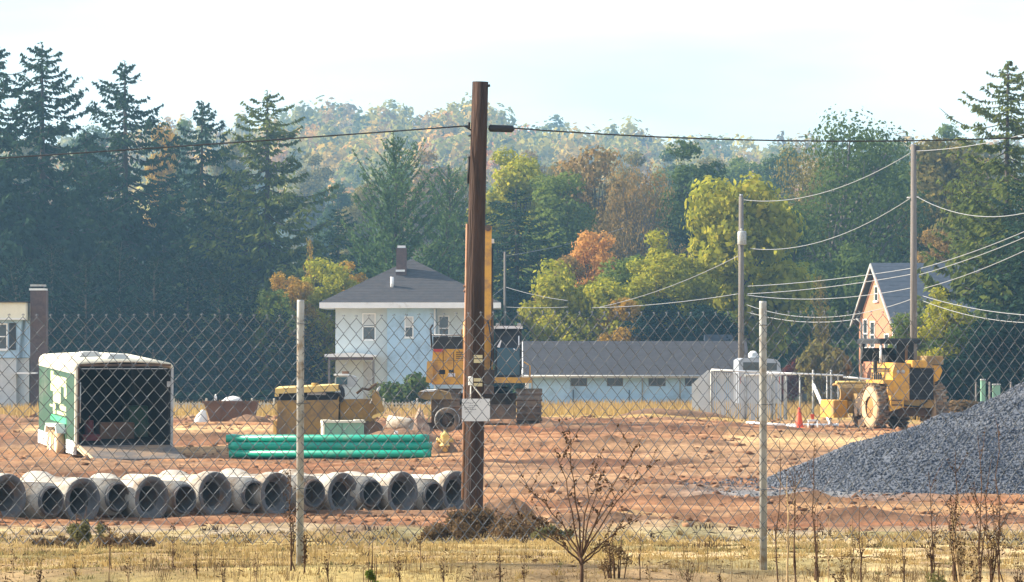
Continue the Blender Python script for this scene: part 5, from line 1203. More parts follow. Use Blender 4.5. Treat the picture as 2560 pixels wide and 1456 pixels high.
# ------------------------------------------------------------------ wheel loader at right
def wheel_loader():
    d = 128.0; s_ = FPX/d
    c = P(2209, 0, d); g = gz(c.x, d)-0.02
    t = empty('wheel_loader', (c.x, d, g), R(17)); tag(t, 'yellow wheel loader with big mud caked tyre and open black roofed cab', 'loader')
    # local axes: x to the right along the dark end, y away along the sunlit side
    def Z(py): return EYE+(HY-py)/FPX*d-g
    R0 = 0.74
    def wheel(x, y, r=R0, w_=0.44, left=True):
        tw, rm = (M['tyreface'], M['rim']) if left else (M['blackmud'], M['blackmud'])
        prof = [(0.34*r/R0,0.02),(0.60*r/R0,0.0),(r-0.04,0.05),(r,0.12),(r,w_-0.12),(r-0.04,w_-0.05),(0.6*r/R0,w_),(0.34*r/R0,w_-0.02)]
        wv = MB().lathe(prof, 'x', 28, c=(x, y, r)).build('tyre', M['tyre'], t)
        MB().lathe([(0.35*r/R0,0.012),(0.60*r/R0,-0.008),(r-0.06,0.045)], 'x', 28, c=(x, y, r)).build('tyre_wall', tw, wv)
        MB().lathe([(0.0,0.10),(0.12,0.06),(0.2,0.12),(0.34*r/R0,0.05),(0.34*r/R0,w_-0.05),(0,w_-0.05)], 'x', 20, c=(x, y, r)).build('rim', rm, wv)
        lug = MB().box(-0.0, w_*0.46, -0.045, 0.045, -0.02, 0.045).mesh('lug')
        for k in range(22):
            an = 2*math.pi*k/22
            for q in range(2):
                o = link('lug', lug, M['tyre'], wv); aa = an+(0.14 if q else 0)
                o.location = (x+(0.02 if q == 0 else w_*0.52), y+r*math.cos(aa), r+r*math.sin(aa)); o.rotation_euler = (aa-math.pi/2, 0, 0)
    wheel(-0.28, 0.55); wheel(1.75, 0.55); wheel(0.30, 2.9, 0.55, 0.4, False); wheel(1.5, 2.9, 0.55, 0.4, False)
    MB().box(0.25, 1.7, 0.25, 3.2, 0.45, 0.85).build('chassis', M['blackmud'], t)
    MB().box(0.2, 1.7, 0.4, 0.7, 0.62, 0.86).build('axle', M['blackmud'], t)
    MB().box(0.2, 1.7, 2.75, 3.05, 0.42, 0.66).build('axle', M['blackmud'], t)
    # engine housing at the near end, dark radiator grille on its end face
    MB().prism([(0.35,0.9),(1.75,0.9),(1.8,Z(922)),(1.7,Z(912)),(0.42,Z(907)),(0.3,1.0)], 'y', 0.05, 2.0).build('engine_housing', M['yellow'], t)
    MB().box(0.85, 1.72, -0.03, 0.048, 0.98, Z(921)).build('grille', M['darkslot'], t)
    for k in range(7): MB().box(0.86, 1.71, -0.045, -0.031, 1.02+k*0.13, 1.05+k*0.13).build('grille_bar', M['black'], t)
    MB().prism([(0.30,1.05),(0.84,0.95),(0.84,Z(912)),(0.36,Z(908)),(0.26,Z(930))], 'y', -0.12, 0.047).build('corner_panel', M['yellow'], t)
    MB().prism([(-0.05,1.50),(0.28,1.50),(0.28,1.62),(-0.05,1.62)], 'y', -0.1, 1.35).build('mudguard', M['yellow'], t)
    MB().box(0.10, 0.28, -0.1, -0.02, 0.95, 1.50).build('mudguard_stay', M['yellow'], t)
    st = MB().prism([(0.10,0.62),(0.55,0.75),(0.55,1.12),(0.10,1.12)], 'y', -0.35, 0.04).build('step_box', M['yellow'], t)
    for k in range(2): MB().box(0.14, 0.5, -0.37, -0.352, 0.80+k*0.15, 0.84+k*0.15).build('tread', M['blackmud'], st)
    # open cab: four posts and a black roof
    for x, y in ((0.35, 1.2), (1.5, 1.2), (0.35, 2.7), (1.5, 2.7)):
        MB().tube([(x, y, Z(910)), (x+(0.0 if x > 1 else 0.06), y, Z(858))], 0.045, 6).build('cab_post', M['darkroof'], t)
    MB().bbox(0.24, 1.72, 1.0, 2.9, Z(860)+0.002, Z(846), 0.05).build('cab_roof', M['darkroof'], t)
    MB().box(0.36, 1.5, 2.66, 2.70, Z(905), Z(870)).build('rear_screen', M['glass'], t)
    MB().box(0.95, 1.49, 1.16, 1.22, Z(910), Z(860)).build('cab_panel', M['darkroof'], t)
    MB().box(1.47, 1.53, 1.23, 2.64, Z(910), Z(860)).build('cab_side', M['cabglass'], t)
    MB().tube([(0.30, 1.0, Z(908)), (0.36, 1.1, Z(860))], 0.04, 6).build('white_post', M['white'], t)
    MB().bbox(0.75, 1.2, 1.6, 2.1, Z(912), Z(885), 0.05).build('seat', M['black'], t)
    MB().lathe([(0.20,-0.015),(0.22,0.0),(0.20,0.015),(0.18,0.0),(0.20,-0.015)], 'y', 16, c=(0.42, 1.45, Z(893))).build('steering_wheel', M['black'], t)
    # raised parts on the right: lamp box, lift arm and fender
    MB().bbox(0.95, 1.48, -0.1, 0.5, Z(920)+0.01, Z(901), 0.02).build('tool_box', M['yellow'], t)
    MB().bbox(1.52, 2.12, 0.1, 0.9, Z(912), Z(890), 0.02).build('arm_head', M['mudyellow'], t)
    MB().prism([(1.62,Z(914)),(2.02,Z(914)),(2.10,Z(928)),(1.98,Z(950)),(1.86,Z(956)),(1.80,Z(935))], 'y', 0.15, 0.75).build('lift_arm', M['orange'], t)
    MB().bbox(0.05, 0.16, 0.9, 1.02, Z(935), Z(900), 0.02).build('mirror', M['black'], t)
    # far end: front frame, curved bucket back and yellow counterweight
    MB().box(0.3, 1.6, 3.0, 4.0, 0.55, 1.15).build('front_frame', M['mudyellow'], t)
    prof = []
    for k in range(13): a = R(60+210*k/12); prof.append((3.9+0.52*math.cos(a), 1.14+0.36*math.sin(a)))
    inn = [(3.9+(y-3.9)*0.84, 1.14+(z-1.14)*0.84) for y, z in prof][::-1]
    MB().prism(prof+inn, 'x', -0.12, 1.2).build('bucket', M['mudyellow'], t)
    MB().tube([(-0.15, 3.75, 1.51), (1.1, 3.75, 1.51)], 0.05, 8).build('bucket_tube', M['paleyellow'], t)
    MB().bbox(-0.42, 0.1, 3.3, 4.5, 0.36, 0.94, 0.03).build('counterweight', M['yellow'], t)
    MB().bbox(0.105, 0.6, 3.35, 4.2, 0.5, 0.9, 0.03).build('hitch', M['mudyellow'], t)
    MB().box(0.5, 1.9, 0.02, 0.2, 0.72, 1.0).build('axle_beam', M['mudyellow'], t)
    MB().tube([(0.5, 0.0, 1.0), (0.7, -0.06, 0.8), (1.2, -0.06, 0.75), (1.5, 0.0, 0.95)], 0.03, 6).build('hose', M['black'], t)
    MB().tube([(1.2, 1.0, Z(907)), (1.2, 1.0, Z(868)), (1.26, 0.98, Z(862))], 0.05, 8).build('exhaust', M['track'], t)
    for x in (0.46, 0.62): MB().lathe([(0.0,-0.03),(0.06,-0.02),(0.07,0.03),(0,0.03)], 'y', 10, c=(x, -0.13, Z(930))).build('lamp', M['greyvent'], t)
    MB().box(0.27, 0.275+0.02, 0.2, 1.9, Z(925), Z(921)).build('stripe', M['darkslot'], t)
    for k in range(5): MB().box(0.27, 0.292, 0.9+k*0.18, 0.98+k*0.18, Z(955), Z(932)).build('vent_slot', M['darkslot'], t)
    MB().tube([(1.7, 0.4, 1.3), (1.95, 0.2, 1.5), (1.95, 0.3, 1.9)], 0.03, 6).build('hose', M['black'], t)
wheel_loader()

# ------------------------------------------------------------------ site fence, van and odds and ends at right
def site_fence():
    d = 150.0
    c = P(1780, 0, d); g = gz(c.x, d)
    def X(px, dd=d): return (px-1280)/FPX*dd - c.x
    def Z(py, dd=d): return EYE+(HY-py)/FPX*dd - g
    t = empty('site_fence', (c.x, d, g)); tag(t, 'grey pipe frame fence with slats behind the traffic cone', 'fence')
    def rail(a, za, b, zb, r=0.035): MB().tube([(X(a), 0, Z(za)), (X(b), 0, Z(zb))], r*1.3, 6).build('rail', M['white'], t)
    rail(1778, 925, 1905, 931); rail(1866, 937, 2000, 935); rail(1905, 931.5, 2108, 939, 0.03); rail(2108, 943, 2185, 950)
    for px, top in ((1778, 924), (1864, 936), (1931, 935), (1966, 934), (2000, 934), (2033, 925), (2068, 934), (2078, 925), (2096, 935), (2150, 944)):
        MB().tube([(X(px), 0.05, -0.3), (X(px), 0.05, Z(top))], 0.03 if px not in (2033, 2078) else 0.04, 6).build('post', M['galv'], t)
    sl = MB().box(-0.028, 0.028, -0.006, 0.006, 0, 1).mesh('slat'); sl.materials.append(M['slat'])
    for k in range(40):
        px = 1780+k*4.9+0.8*math.sin(k*5.1)
        if px > 1930 and k % 3 == 0: continue
        o = link('slat', sl, None, t); z1 = Z(928+(px-1780)*0.06); o.location = (X(px), 0.09+0.006*math.sin(k*2.2), -0.2); o.scale = (1, 1, z1+0.17)
    # return panel running back towards the garage
    for k in range(22):
        u = k/21; yy = 0.12+u*30; dd = d+yy
        px = 1776-40*u; o = link('slat', sl, None, t); gl = gz((px-1280)/FPX*dd, dd)-g
        o.location = (X(px, dd), yy, gl-0.1); o.scale = (4.2, 1, Z(926+34*u, dd)-gl+0.1)
    # woven wire between the bare posts
    mb = MB(); w_ = 0.11; n = int((X(2108)-X(1935))/w_)
    for k in range(n):
        x = X(1935)+k*w_; pts = []
        for q in range(25): pts.append((x+(w_/2 if (q+k) % 2 else -w_/2), 0.0, 0.0+q*(Z(938)/24)))
        mb.tube(pts, 0.0022, 3, cap=False, smooth=False)
    o = mb.build('woven_wire', M['galv'], t); o['kind'] = 'stuff'
site_fence()
def van():
    d = 205.0; c = P(1895, 0, d); g = gz(c.x, d)
    def X(px): return (px-1895)/FPX*d
    def Z(py): return EYE+(HY-py)/FPX*d-g
    t = empty('white_van', (c.x, d, g)); tag(t, 'white van with rounded roof behind the grey site fence', 'van')
    MB().prism([(X(1846),0.35),(X(1950),0.35),(X(1954),Z(935)),(X(1950),Z(908)),(X(1940),Z(899)),(X(1925),Z(897)),(X(1856),Z(896)),(X(1847),Z(902))], 'y', 0, 4.8).build('body', pm('pale_blue_grey_paint', (0.34, 0.38, 0.44), rough=0.4), t)
    MB().box(X(1858), X(1897), -0.012, -0.002, Z(926), Z(906)).build('window', M['glass'], t)
    MB().box(X(1902), X(1942), -0.012, -0.002, Z(926), Z(908)).build('window', M['glass'], t)
    for px in (1850, 1948): MB().box(X(px)-0.06, X(px)+0.06, -0.03, -0.002, Z(960), Z(942)).build('tail_lamp', M['redbits'], t)
    MB().box(X(1848), X(1952), -0.12, -0.003, 0.38, 0.6).build('bumper', M['greypaint'], t)
    for px in (1862, 1938): MB().lathe([(0.0,0),(0.3,0.0),(0.33,0.04),(0.33,0.2),(0,0.2)], 'x', 16, c=(X(px)-0.1, 0.9, 0.33)).build('wheel', M['black'], t)
    a = MB().lathe([(0.0,0.36),(0.14,0.34),(0.25,0.22),(0.28,0.0),(0,0.0)], 'z', 14, c=(X(1888), 1.5, Z(896)+0.02)).build('roof_dome', M['white'], t)
    MB().box(X(1884), X(1896), 1.2, 1.235, Z(890), Z(883)).build('mark', M['greypaint'], a)
van()
def cone():
    d = 131.0; p = P(1998, 1075, d); g = gz(p.x, d)
    t = empty('traffic_cone', (p.x, d, g)); tag(t, 'faded orange traffic cone beside the white pipes', 'cone')
    MB().bbox(-0.19, 0.19, -0.19, 0.19, 0, 0.04, 0.015).build('base', M['cone'], t)
    MB().lathe([(0.14,0.04),(0.035,0.68),(0.0,0.69)], 'z', 16).build('cone_body', M['cone'], t)
cone()
def ground_pipe(a, b, da, db, r, label, lift=(0, 0), name='white_pipe'):
    pa, pb = P(*a, da), P(*b, db)
    za = gz(pa.x, da)+r+lift[0]; zb = gz(pb.x, db)+r+lift[1]
    m = MB().tube([(pa.x, da, za), (pb.x, db, zb)], r, 10); m.tube([(pb.x-0.02, db, zb), (pb.x+0.06, db, zb)], r*1.18, 10) if lift == (0, 0) else None
    o = m.build(name, M['whitepvc']); tag(o, label, 'pipe'); return o
ground_pipe((1866, 0), (1992, 0), 133.2, 132.4, 0.045, 'long white pipe lying left of the traffic cone')
ground_pipe((1970, 0), (2092, 0), 135.5, 136.8, 0.05, 'white pipe lying behind the traffic cone towards the loader')
ground_pipe((1966, 0), (1986, 0), 130.4, 130.2, 0.055, 'short white pipe offcut left of the cone foot')
ground_pipe((2034, 0), (2077, 0), 139, 132, 0.06, 'white pole leaning from the fence down to the ground', (1.36, 0.0), 'leaning_pole')
def sawhorse():
    d = 130.6; p = P(2032, 0, d); g = gz(p.x, d)
    t = empty('sawhorse', (p.x, d, g)); tag(t, 'small white sawhorse right of the traffic cone', 'sawhorse')
    MB().box(-0.17, 0.17, -0.04, 0.04, 0.20, 0.27).build('beam', M['whitepvc'], t)
    for x in (-0.14, 0.14):
        for s in (-1, 1): MB().tube([(x, s*0.03, 0.21), (x*1.1, s*0.14, 0.0)], 0.022, 5).build('leg', M['whitepvc'], t)
    MB().prism([(-0.03,0.27),(0.02,0.27),(0.06,0.42),(0.02,0.45),(-0.09,0.43)], 'y', -0.02, 0.02).build('rag', M['cone'], t)
sawhorse()
def yard_things():
    d = 172.0
    for px, top, wd, lab in ((2492, 960, 18, 'pale green bin standing beyond the gravel heap'), (2458, 948, 12, 'narrow white post box beyond the gravel heap')):
        p = P(px, top, d); g = gz(p.x, d); t = empty('yard_bin', (p.x, d, g)); tag(t, lab, 'bin')
        w2 = wd/2/FPX*d; MB().bbox(-w2, w2, 0, 2*w2, 0, p.z-g-0.06, 0.03).build('body', M['cabinet'], t); MB().bbox(-w2*1.1, w2*1.1, -0.03, 2.1*w2, p.z-g-0.058, p.z-g, 0.02).build('lid', M['greyvent'], t)
    for i, px in enumerate((2440, 2474, 2527)):
        p = P(px, 955, d-4); g = gz(p.x, d-4); o = MB().tube([(p.x, d-4, g-0.1), (p.x, d-4, p.z)], 0.04, 6).build('marker_post', M['greywood']); tag(o, f'thin grey post beyond the gravel heap, {words[i]} from left', 'post', 'posts beyond the gravel')
yard_things()

# ------------------------------------------------------------------ poles and overhead lines
def brown_pole():
    d = 60.0; b = P(1179, 1345, d); g = gz(b.x, d)
    tp = P(1199.5, 205, d)
    t = empty('utility_pole', (b.x, d, g)); tag(t, 'thick brown wooden utility pole with flat cut top', 'utility pole')
    top = Vector((tp.x-b.x, 0, tp.z-g)); pts = []; rs = []
    for k in range(9):
        u = k/8; pts.append(Vector((top.x*u+0.012*math.sin(u*7), 0, -0.4+(top.z+0.4)*u))); rs.append(0.152-0.032*u)
    MB().tube(pts, rs, 28).build('shaft', M['polewood'], t)
    def at(py): 
        z = EYE+(HY-py)/FPX*d-g; u = (z+0.4)/(top.z+0.4); return Vector((top.x*u+0.012*math.sin(u*7), 0, z)), 0.152-0.032*u
    def part(name, mb, mat): return mb.build(name, mat, t)
    # added strip painted as the sunlit left edge, bracket, black cable guard, hooks and bolts
    a, r = at(1250); c, r2 = at(560)
    part('lit_edge_strip', MB().tube([a+Vector((-r-0.012, -0.02, 0)), c+Vector((-r2-0.012, -0.02, 0))], 0.02, 6), pm('sunlit_edge_wood', (0.34, 0.17, 0.10), (0.42, 0.24, 0.15), scale=4, rough=0.9))
    a, r = at(460); c, r2 = at(392)
    part('black_sleeve', MB().tube([a+Vector((-r-0.01, -0.01, 0)), c+Vector((-r2-0.01, -0.01, 0))], [0.02, 0.026], 8), M['black'])
    a, r = at(388); part('bracket', MB().box(a.x-r-0.07, a.x-r+0.02, -0.03, 0.0, a.z-0.01, a.z+0.01), M['galv'])
    a, r = at(318); part('eye_bolt', MB().tube([a+Vector((-r-0.12, -0.02, 0.02)), a+Vector((-r-0.07, -0.02, 0.0)), a+Vector((-r+0.02, -0.02, -0.06))], 0.014, 6), M['cable'])
    part('clamp', MB().tube([a+Vector((-r-0.03, -0.02, 0.07)), a+Vector((-r-0.03, -0.02, -0.02))], 0.022, 6), M['cable'])
    a, r = at(216); part('bolt', MB().tube([a+Vector((r-0.02, -0.03, 0)), a+Vector((r+0.03, -0.03, 0.01))], 0.022, 6), M['cable'])
    for py in (716, 728): a, r = at(py); part('bolt', MB().tube([a+Vector((-r-0.05, -0.02, 0)), a+Vector((-r+0.02, -0.02, 0))], 0.018, 6), M['rust'])
    a, r = at(340); part('bolt', MB().tube([a+Vector((-r-0.035, -0.02, 0)), a+Vector((-r+0.02, -0.02, 0))], 0.014, 6), M['cable'])
    for py, h in ((892, 0.05), (903, 0.055), (950, 0.05), (962, 0.05)):
        a, r = at(py); part('tag', MB().box(a.x-0.02, a.x+0.11, -r-0.012, -r-0.004+0.012, a.z-h/2, a.z+h/2), M['tagm'])
    # card sign nailed to the front, hung from a cord
    a, r = at(1025); w2, h2 = 35/FPX*d, 28/FPX*d; cx = (1190-1280)/FPX*d-b.x
    sg = part('sign_board', MB().box(cx-w2, cx+w2, -r-0.025, -r-0.012, a.z-h2, a.z+h2), M['sign'])
    m = MB()
    for row, (x0_, x1_, zz) in enumerate(((-0.85,-0.1,0.62),(-0.5,0.15,0.38),(-0.85,-0.15,0.2),(-0.8,0.05,0.05),(-0.75,-0.3,-0.2),(0.30,0.34,0.7))):
        x = x0_
        while x < x1_:
            l = 0.05+0.08*random.random(); m.box(cx+w2*x, cx+w2*min(x+l, x1_), -r-0.0275, -r-0.0255, a.z+h2*zz-0.004+0.004*math.sin(x*30), a.z+h2*zz+0.006+0.004*math.sin(x*30)); x += l+0.04
    m.build('faint_writing', M['ink'], sg)
    up, r3 = at(958)
    for sx in (-0.4, 0.5): MB().tube([(cx+w2*sx, -r-0.02, a.z+h2), (up.x-0.06, -r3-0.02, up.z)], 0.008, 4).build('cord', M['sack'], sg)
    part('knot', MB().bbox(up.x-0.10, up.x-0.03, -r3-0.06, -r3-0.01, up.z-0.03, up.z+0.10, 0.01), M['sack'])
brown_pole()

def grey_pole(px, top, d, r, lab, name='utility_pole'):
    p = P(px, top, d); g = gz(p.x, d)
    t = empty(name, (p.x, d, g)); tag(t, lab, 'utility pole')
    MB().tube([(0, 0, -0.3), (0.0, 0, (p.z-g)*0.5), (0, 0, p.z-g)], [r*1.25, r*1.1, r*0.9], 12).build('shaft', M['greywood'], t)
    def loc(py, dx=0): return Vector((dx, 0, EYE+(HY-py)/FPX*d-g))
    return t, loc
dA, dB, dC = 178.0, 215.0, 262.0
tA, lA = grey_pole(2284, 362, dA, 0.135, 'tall slim grey utility pole rising behind the yellow loader')
MB().tube([lA(372, -0.05), lA(360, -0.05)], 0.07, 8).build('top_insulator', M['palecable'], tA)
MB().bbox(0.08, 0.26, -0.1, 0.08, lA(378).z, lA(366).z, 0.02).build('bracket', M['cable'], tA)
MB().tube([lA(495, -0.3), lA(493, 0.25)], 0.04, 6).build('cross_pin', M['palecable'], tA)
tB, lB = grey_pole(1853, 492, dB, 0.14, 'grey utility pole with transformer can above the van')
MB().tube([lB(492), lB(486)], 0.09, 8).build('top_insulator', M['palecable'], tB)
can = MB().lathe([(0.0,0.0),(0.22,0.0),(0.24,0.04),(0.24,0.68),(0.20,0.74),(0,0.76)], 'z', 14, c=(0.02, -0.33, lB(613).z)).build('transformer', M['galv'], tB)
MB().tube([(0.02, -0.33, lB(580).z+0.02), (-0.02, -0.33, lB(572).z)], 0.05, 6).build('bushing', M['greypaint'], can)
MB().tube([lB(540, -0.02), lB(640, -0.16)], 0.03, 6).build('guard', M['palecable'], tB)
tC, lC = grey_pole(1262, 630, dC, 0.075, 'thin grey service pole right of the raised boom')

def wire(a, b, r, sag, mat, label, n=22, group=None):
    a, b = Vector(a), Vector(b); pts = []
    for k in range(n+1):
        u = k/n; p = a.lerp(b, u); p.z -= 4*sag*u*(1-u); pts.append(p)
    o = MB().tube(pts, r, 5, smooth=True).build('overhead_wire', mat); tag(o, label, 'wire', group); return o
d0 = 60.0
def W(px, py, d): return P(px, py, d)
wire(W(-2300, 520, 62), W(1170, 315, d0-0.02), 0.0115, 0.08, M['cable'], 'black overhead cable running left from the brown pole')
wire(W(1222, 316, d0), W(4300, 120, 64), 0.0115, 0.72, M['cable'], 'black overhead cable running right from the brown pole')
o = MB().tube([W(1221, 320, d0-0.01), W(1225, 321, d0-0.01), W(1280, 323, d0-0.01), W(1286, 322, d0-0.01)], [0.02, 0.055, 0.055, 0.02], 10).build('splice_case', M['black']); tag(o, 'black splice case on the cable right beside the brown pole', 'splice case')
G_ = 'service wires strung between the grey poles'
for a, b, sg, lab in (
  ((1858,500,dB),(2276,383,dA),0.75,'topmost wire from the transformer pole up to the tall pole'),
  ((1876,622,dB),(2276,496,dA),0.75,'second wire sagging from the transformer can to the tall pole'),
  ((1868,716,dB),(2280,671,dA),0.12,'upper thick wire of the lower bundle between the grey poles'),
  ((1868,735,dB),(2280,686,dA),0.14,'second wire of the lower bundle between the grey poles'),
  ((1868,738,dB),(2280,720,dA),0.35,'third wire of the lower bundle, nearly level'),
  ((1866,762,dB),(2280,748,dA),0.75,'fourth wire of the lower bundle, sagging before the gable'),
  ((1866,780,dB),(2150,797,dA+30),0.35,'lowest wire of the bundle ending at the brick gable mast'),
  ((2290,378,dA),(2720,285,150),0.3,'topmost wire leaving the tall pole to the right edge'),
  ((2290,491,dA),(2720,470,150),1.0,'sagging wire leaving the middle of the tall pole to the right'),
  ((2300,672,dA),(2720,505,150),0.2,'upper rising wire from the tall pole to the right edge'),
  ((2296,688,dA),(2720,520,150),0.2,'second rising wire from the tall pole to the right edge'),
  ((2308,722,dA),(2720,545,150),0.25,'third rising wire from the tall pole to the right edge'),
  ((2306,740,dA),(2720,790,150),0.3,'upper falling wire from the tall pole to the right edge'),
  ((2306,752,dA),(2720,800,150),0.45,'lower falling wire from the tall pole to the right edge'),
  ((1846,640,dB),(1500,768,dB+25),0.3,'service drop sloping left from the transformer pole over the garage'),
  ((1846,735,dB),(1480,770,dB+30),0.15,'nearly level service wire left of the transformer pole'),
  ((1264,718,dC),(1420,752,dC-8),0.1,'short wire from the thin pole into the green bush'),
  ((1264,768,dC),(1420,768,dC-8),0.05,'level wire from the thin pole to the garage'),
  ((1266,640,dC),(1560,570,dC+40),0.2,'dim wire rising right from the thin pole top'),
  ((1258,720,dC),(1140,800,dC-5),0.1,'short wire sloping left from the thin pole to the white house')):
    wire(W(*a), W(*b), 0.016 if a[2] < 250 else 0.014, sg, M['palecable'], lab, 18, G_)
ms = MB().tube([W(2153, 960, dA+30), W(2153, 808, dA+30), W(2140, 796, dA+30)], 0.045, 6).build('service_mast', M['galv']); tag(ms, 'grey service mast standing before the brick gable', 'mast')

# ------------------------------------------------------------------ near chain-link fence
def chain_link():
    d = 21.14; base = P(1330, 1420, d)
    g = float(ground(np.array([0.1]), np.array([d]), False)[0])
    t = empty('chain_link_fence', (0, d, g)); tag(t, 'galvanised chain link fence across the whole foreground', 'fence')
    ztop = EYE+(HY-783)/FPX*d-g; n = 28; ph = 20.3/FPX*d
    w_ = 17.3/FPX*d
    # one zigzag wire, bent to a hook at its top
    pts = []
    for q in range(n+1):
        sx = w_/2*1.04*(1 if q % 2 else -1)
        pts.append((sx*0.93, -0.002, ztop-0.012-ph*q+0.0015)); pts.append((sx, 0.0035 if q % 2 else -0.0035, ztop-0.012-ph*q-0.0015))
    pts = [(-w_*0.72, 0.004, ztop-0.006), (-w_*0.60, 0.004, ztop+0.001), (-w_*0.50, 0.0, ztop-0.004)] + pts
    mb = MB(); mb.tube(pts, 0.0019, 4, cap=False, smooth=True)
    me = mb.mesh('wire'); me.materials.append(M['wire'])
    px = -90.0; k = 0
    while px < 2660:
        sp = np.interp(px, [0, 400, 900, 1300, 1900, 2560], [34.6, 33.6, 32.3, 30.6, 29.8, 29.2])
        o = link('wire', me, None, t); o.location = ((px-1280)/FPX*d, 0.006*math.sin(k*0.23)+0.003*math.sin(k*0.9), -0.010*math.sin(px/370.0)-0.005*math.sin(px/130.0+1)+0.0012*math.sin(k*1.7)); o.scale = ((1 if k % 2 else -1)*sp/34.6, 1, 1)
        o.rotation_euler = (0.02*math.sin(k*0.11), 0.010*math.sin(px/260.0), 0)
        px += sp/2; k += 1
    for px, pt, lean in ((751, 750, -0.006), (1908, 753, 0.004), (-420, 750, 0.0), (3070, 752, 0)):
        x = (px-1280)/FPX*d; zt = EYE+(HY-pt)/FPX*d-g; r = 0.0195
        po = MB().tube([(x+lean, 0.026, -0.5), (x, 0.026, zt-0.012), (x, 0.026, zt)], [r, r, r*0.97], 16).build('post', M['galv'], t)
        for zz in (zt-0.13, zt-0.55, zt-1.0):
            MB().tube([(x-0.022, 0.0, zz), (x, -0.003, zz+0.004), (x+0.024, 0.0, zz+0.002), (x+0.055, -0.006, zz+0.006)], 0.0022, 4).build('tie', M['wire'], po)
chain_link()

# ------------------------------------------------------------------ dry grass and weeds
def grass_patch(name, n, y0_, y1_, half, h0, h1, wdt, lm, label, mask=None, power=1.0):
    y = y0_+(y1_-y0_)*rng.random(n)**power; x = (rng.random(n)*2-1)*half*y
    if mask is not None:
        k = mask(x, y); x, y = x[k], y[k]
    n = len(x); z = ground(x, y)-0.01
    h = (h0+(h1-h0)*rng.random(n)**2.6)*np.clip((y/42)**1.3, 0.22, 1.3)
    if y1_ > 100: h = h0+(h1-h0)*rng.random(n)**1.6
    a = rng.random(n)*6.283; lean = 0.5*rng.random(n)*h
    dx, dy = np.cos(a), np.sin(a); wv = wdt*(0.6+0.8*rng.random(n))
    px_, py_ = -dy*wv, dx*wv*0.5
    B0 = np.stack([x-px_, y-py_, z], 1); B1 = np.stack([x+px_, y+py_, z], 1)
    M0 = np.stack([x+dx*lean*0.35, y+dy*lean*0.35, z+h*0.6], 1); W0 = np.stack([px_*0.7, py_*0.7, 0*z], 1)
    T0 = np.stack([x+dx*lean, y+dy*lean, z+h], 1)
    V = np.stack([B0, B1, M0+W0, T0, M0-W0], 1).reshape(-1, 3)
    i = 5*np.arange(n)[:, None]
    Fq = np.concatenate([i+np.array([[0, 1, 2, 4]]), i+np.array([[4, 2, 3, 3]])], 0)
    F3 = np.concatenate([i+np.array([[0, 1, 2]]), i+np.array([[0, 2, 4]]), i+np.array([[4, 2, 3]])], 0)
    o = link(name, mesh_np(name, V, F3), LM[lm]); tag(o, label, 'grass', None, 'stuff')
def vmask(x, y):
    return fbm(x*0.5, y*0.2, 3, 91)+0.30*rng.random(len(x)) - 0.22*sstep(1.2, 3.0, x*60/np.maximum(y, 15)) - 0.35*sstep(50, 60, y) + 0.9*(0.5-fbm(x*1.6+11, y*0.35, 4, 53)) > 0.56
grass_patch('dry_grass', 70000, 18.6, 62, 0.16, 0.012, 0.10, 0.0035, 'straw', 'dry straw grass covering the verge behind the fence', vmask, 1.4)
grass_patch('roadside_grass', 14000, 15.5, 19.2, 0.16, 0.01, 0.06, 0.0016, 'straw', 'short dry grass at the bottom edge before the fence')
grass_patch('field_grass', 45000, 142, 252, 0.15, 0.10, 0.50, 0.022, 'straw2', 'golden dry grass between the site and the houses', lambda x, y: fbm(x*0.16, y*0.08, 3, 93)+0.35*rng.random(len(x)) > 0.58, 0.8)

grass_patch('dead_undergrowth', 9000, 15.8, 21.4, 0.16, 0.06, 0.75, 0.0009, 'weedleaf', 'thin brown dead stems crowding the foot of the fence', lambda x, y: fbm(x*2.2, y*0.9, 3, 97)+0.2*rng.random(len(x)) > 0.64)
grass_patch('green_tufts', 30000, 19, 60, 0.16, 0.015, 0.08, 0.004, 'weedgreen', 'faded green tufts among the straw of the verge', lambda x, y: fbm(x*0.5+4, y*0.25, 3, 99)+0.2*rng.random(len(x)) > 0.62, 1.4)
grass_patch('brown_litter', 16000, 20, 62, 0.16, 0.01, 0.06, 0.004, 'deadleaf', 'brown withered tufts scattered over the verge', lambda x, y: fbm(x*0.8, y*0.35, 3, 98)+0.25*rng.random(len(x)) > 0.66, 1.4)

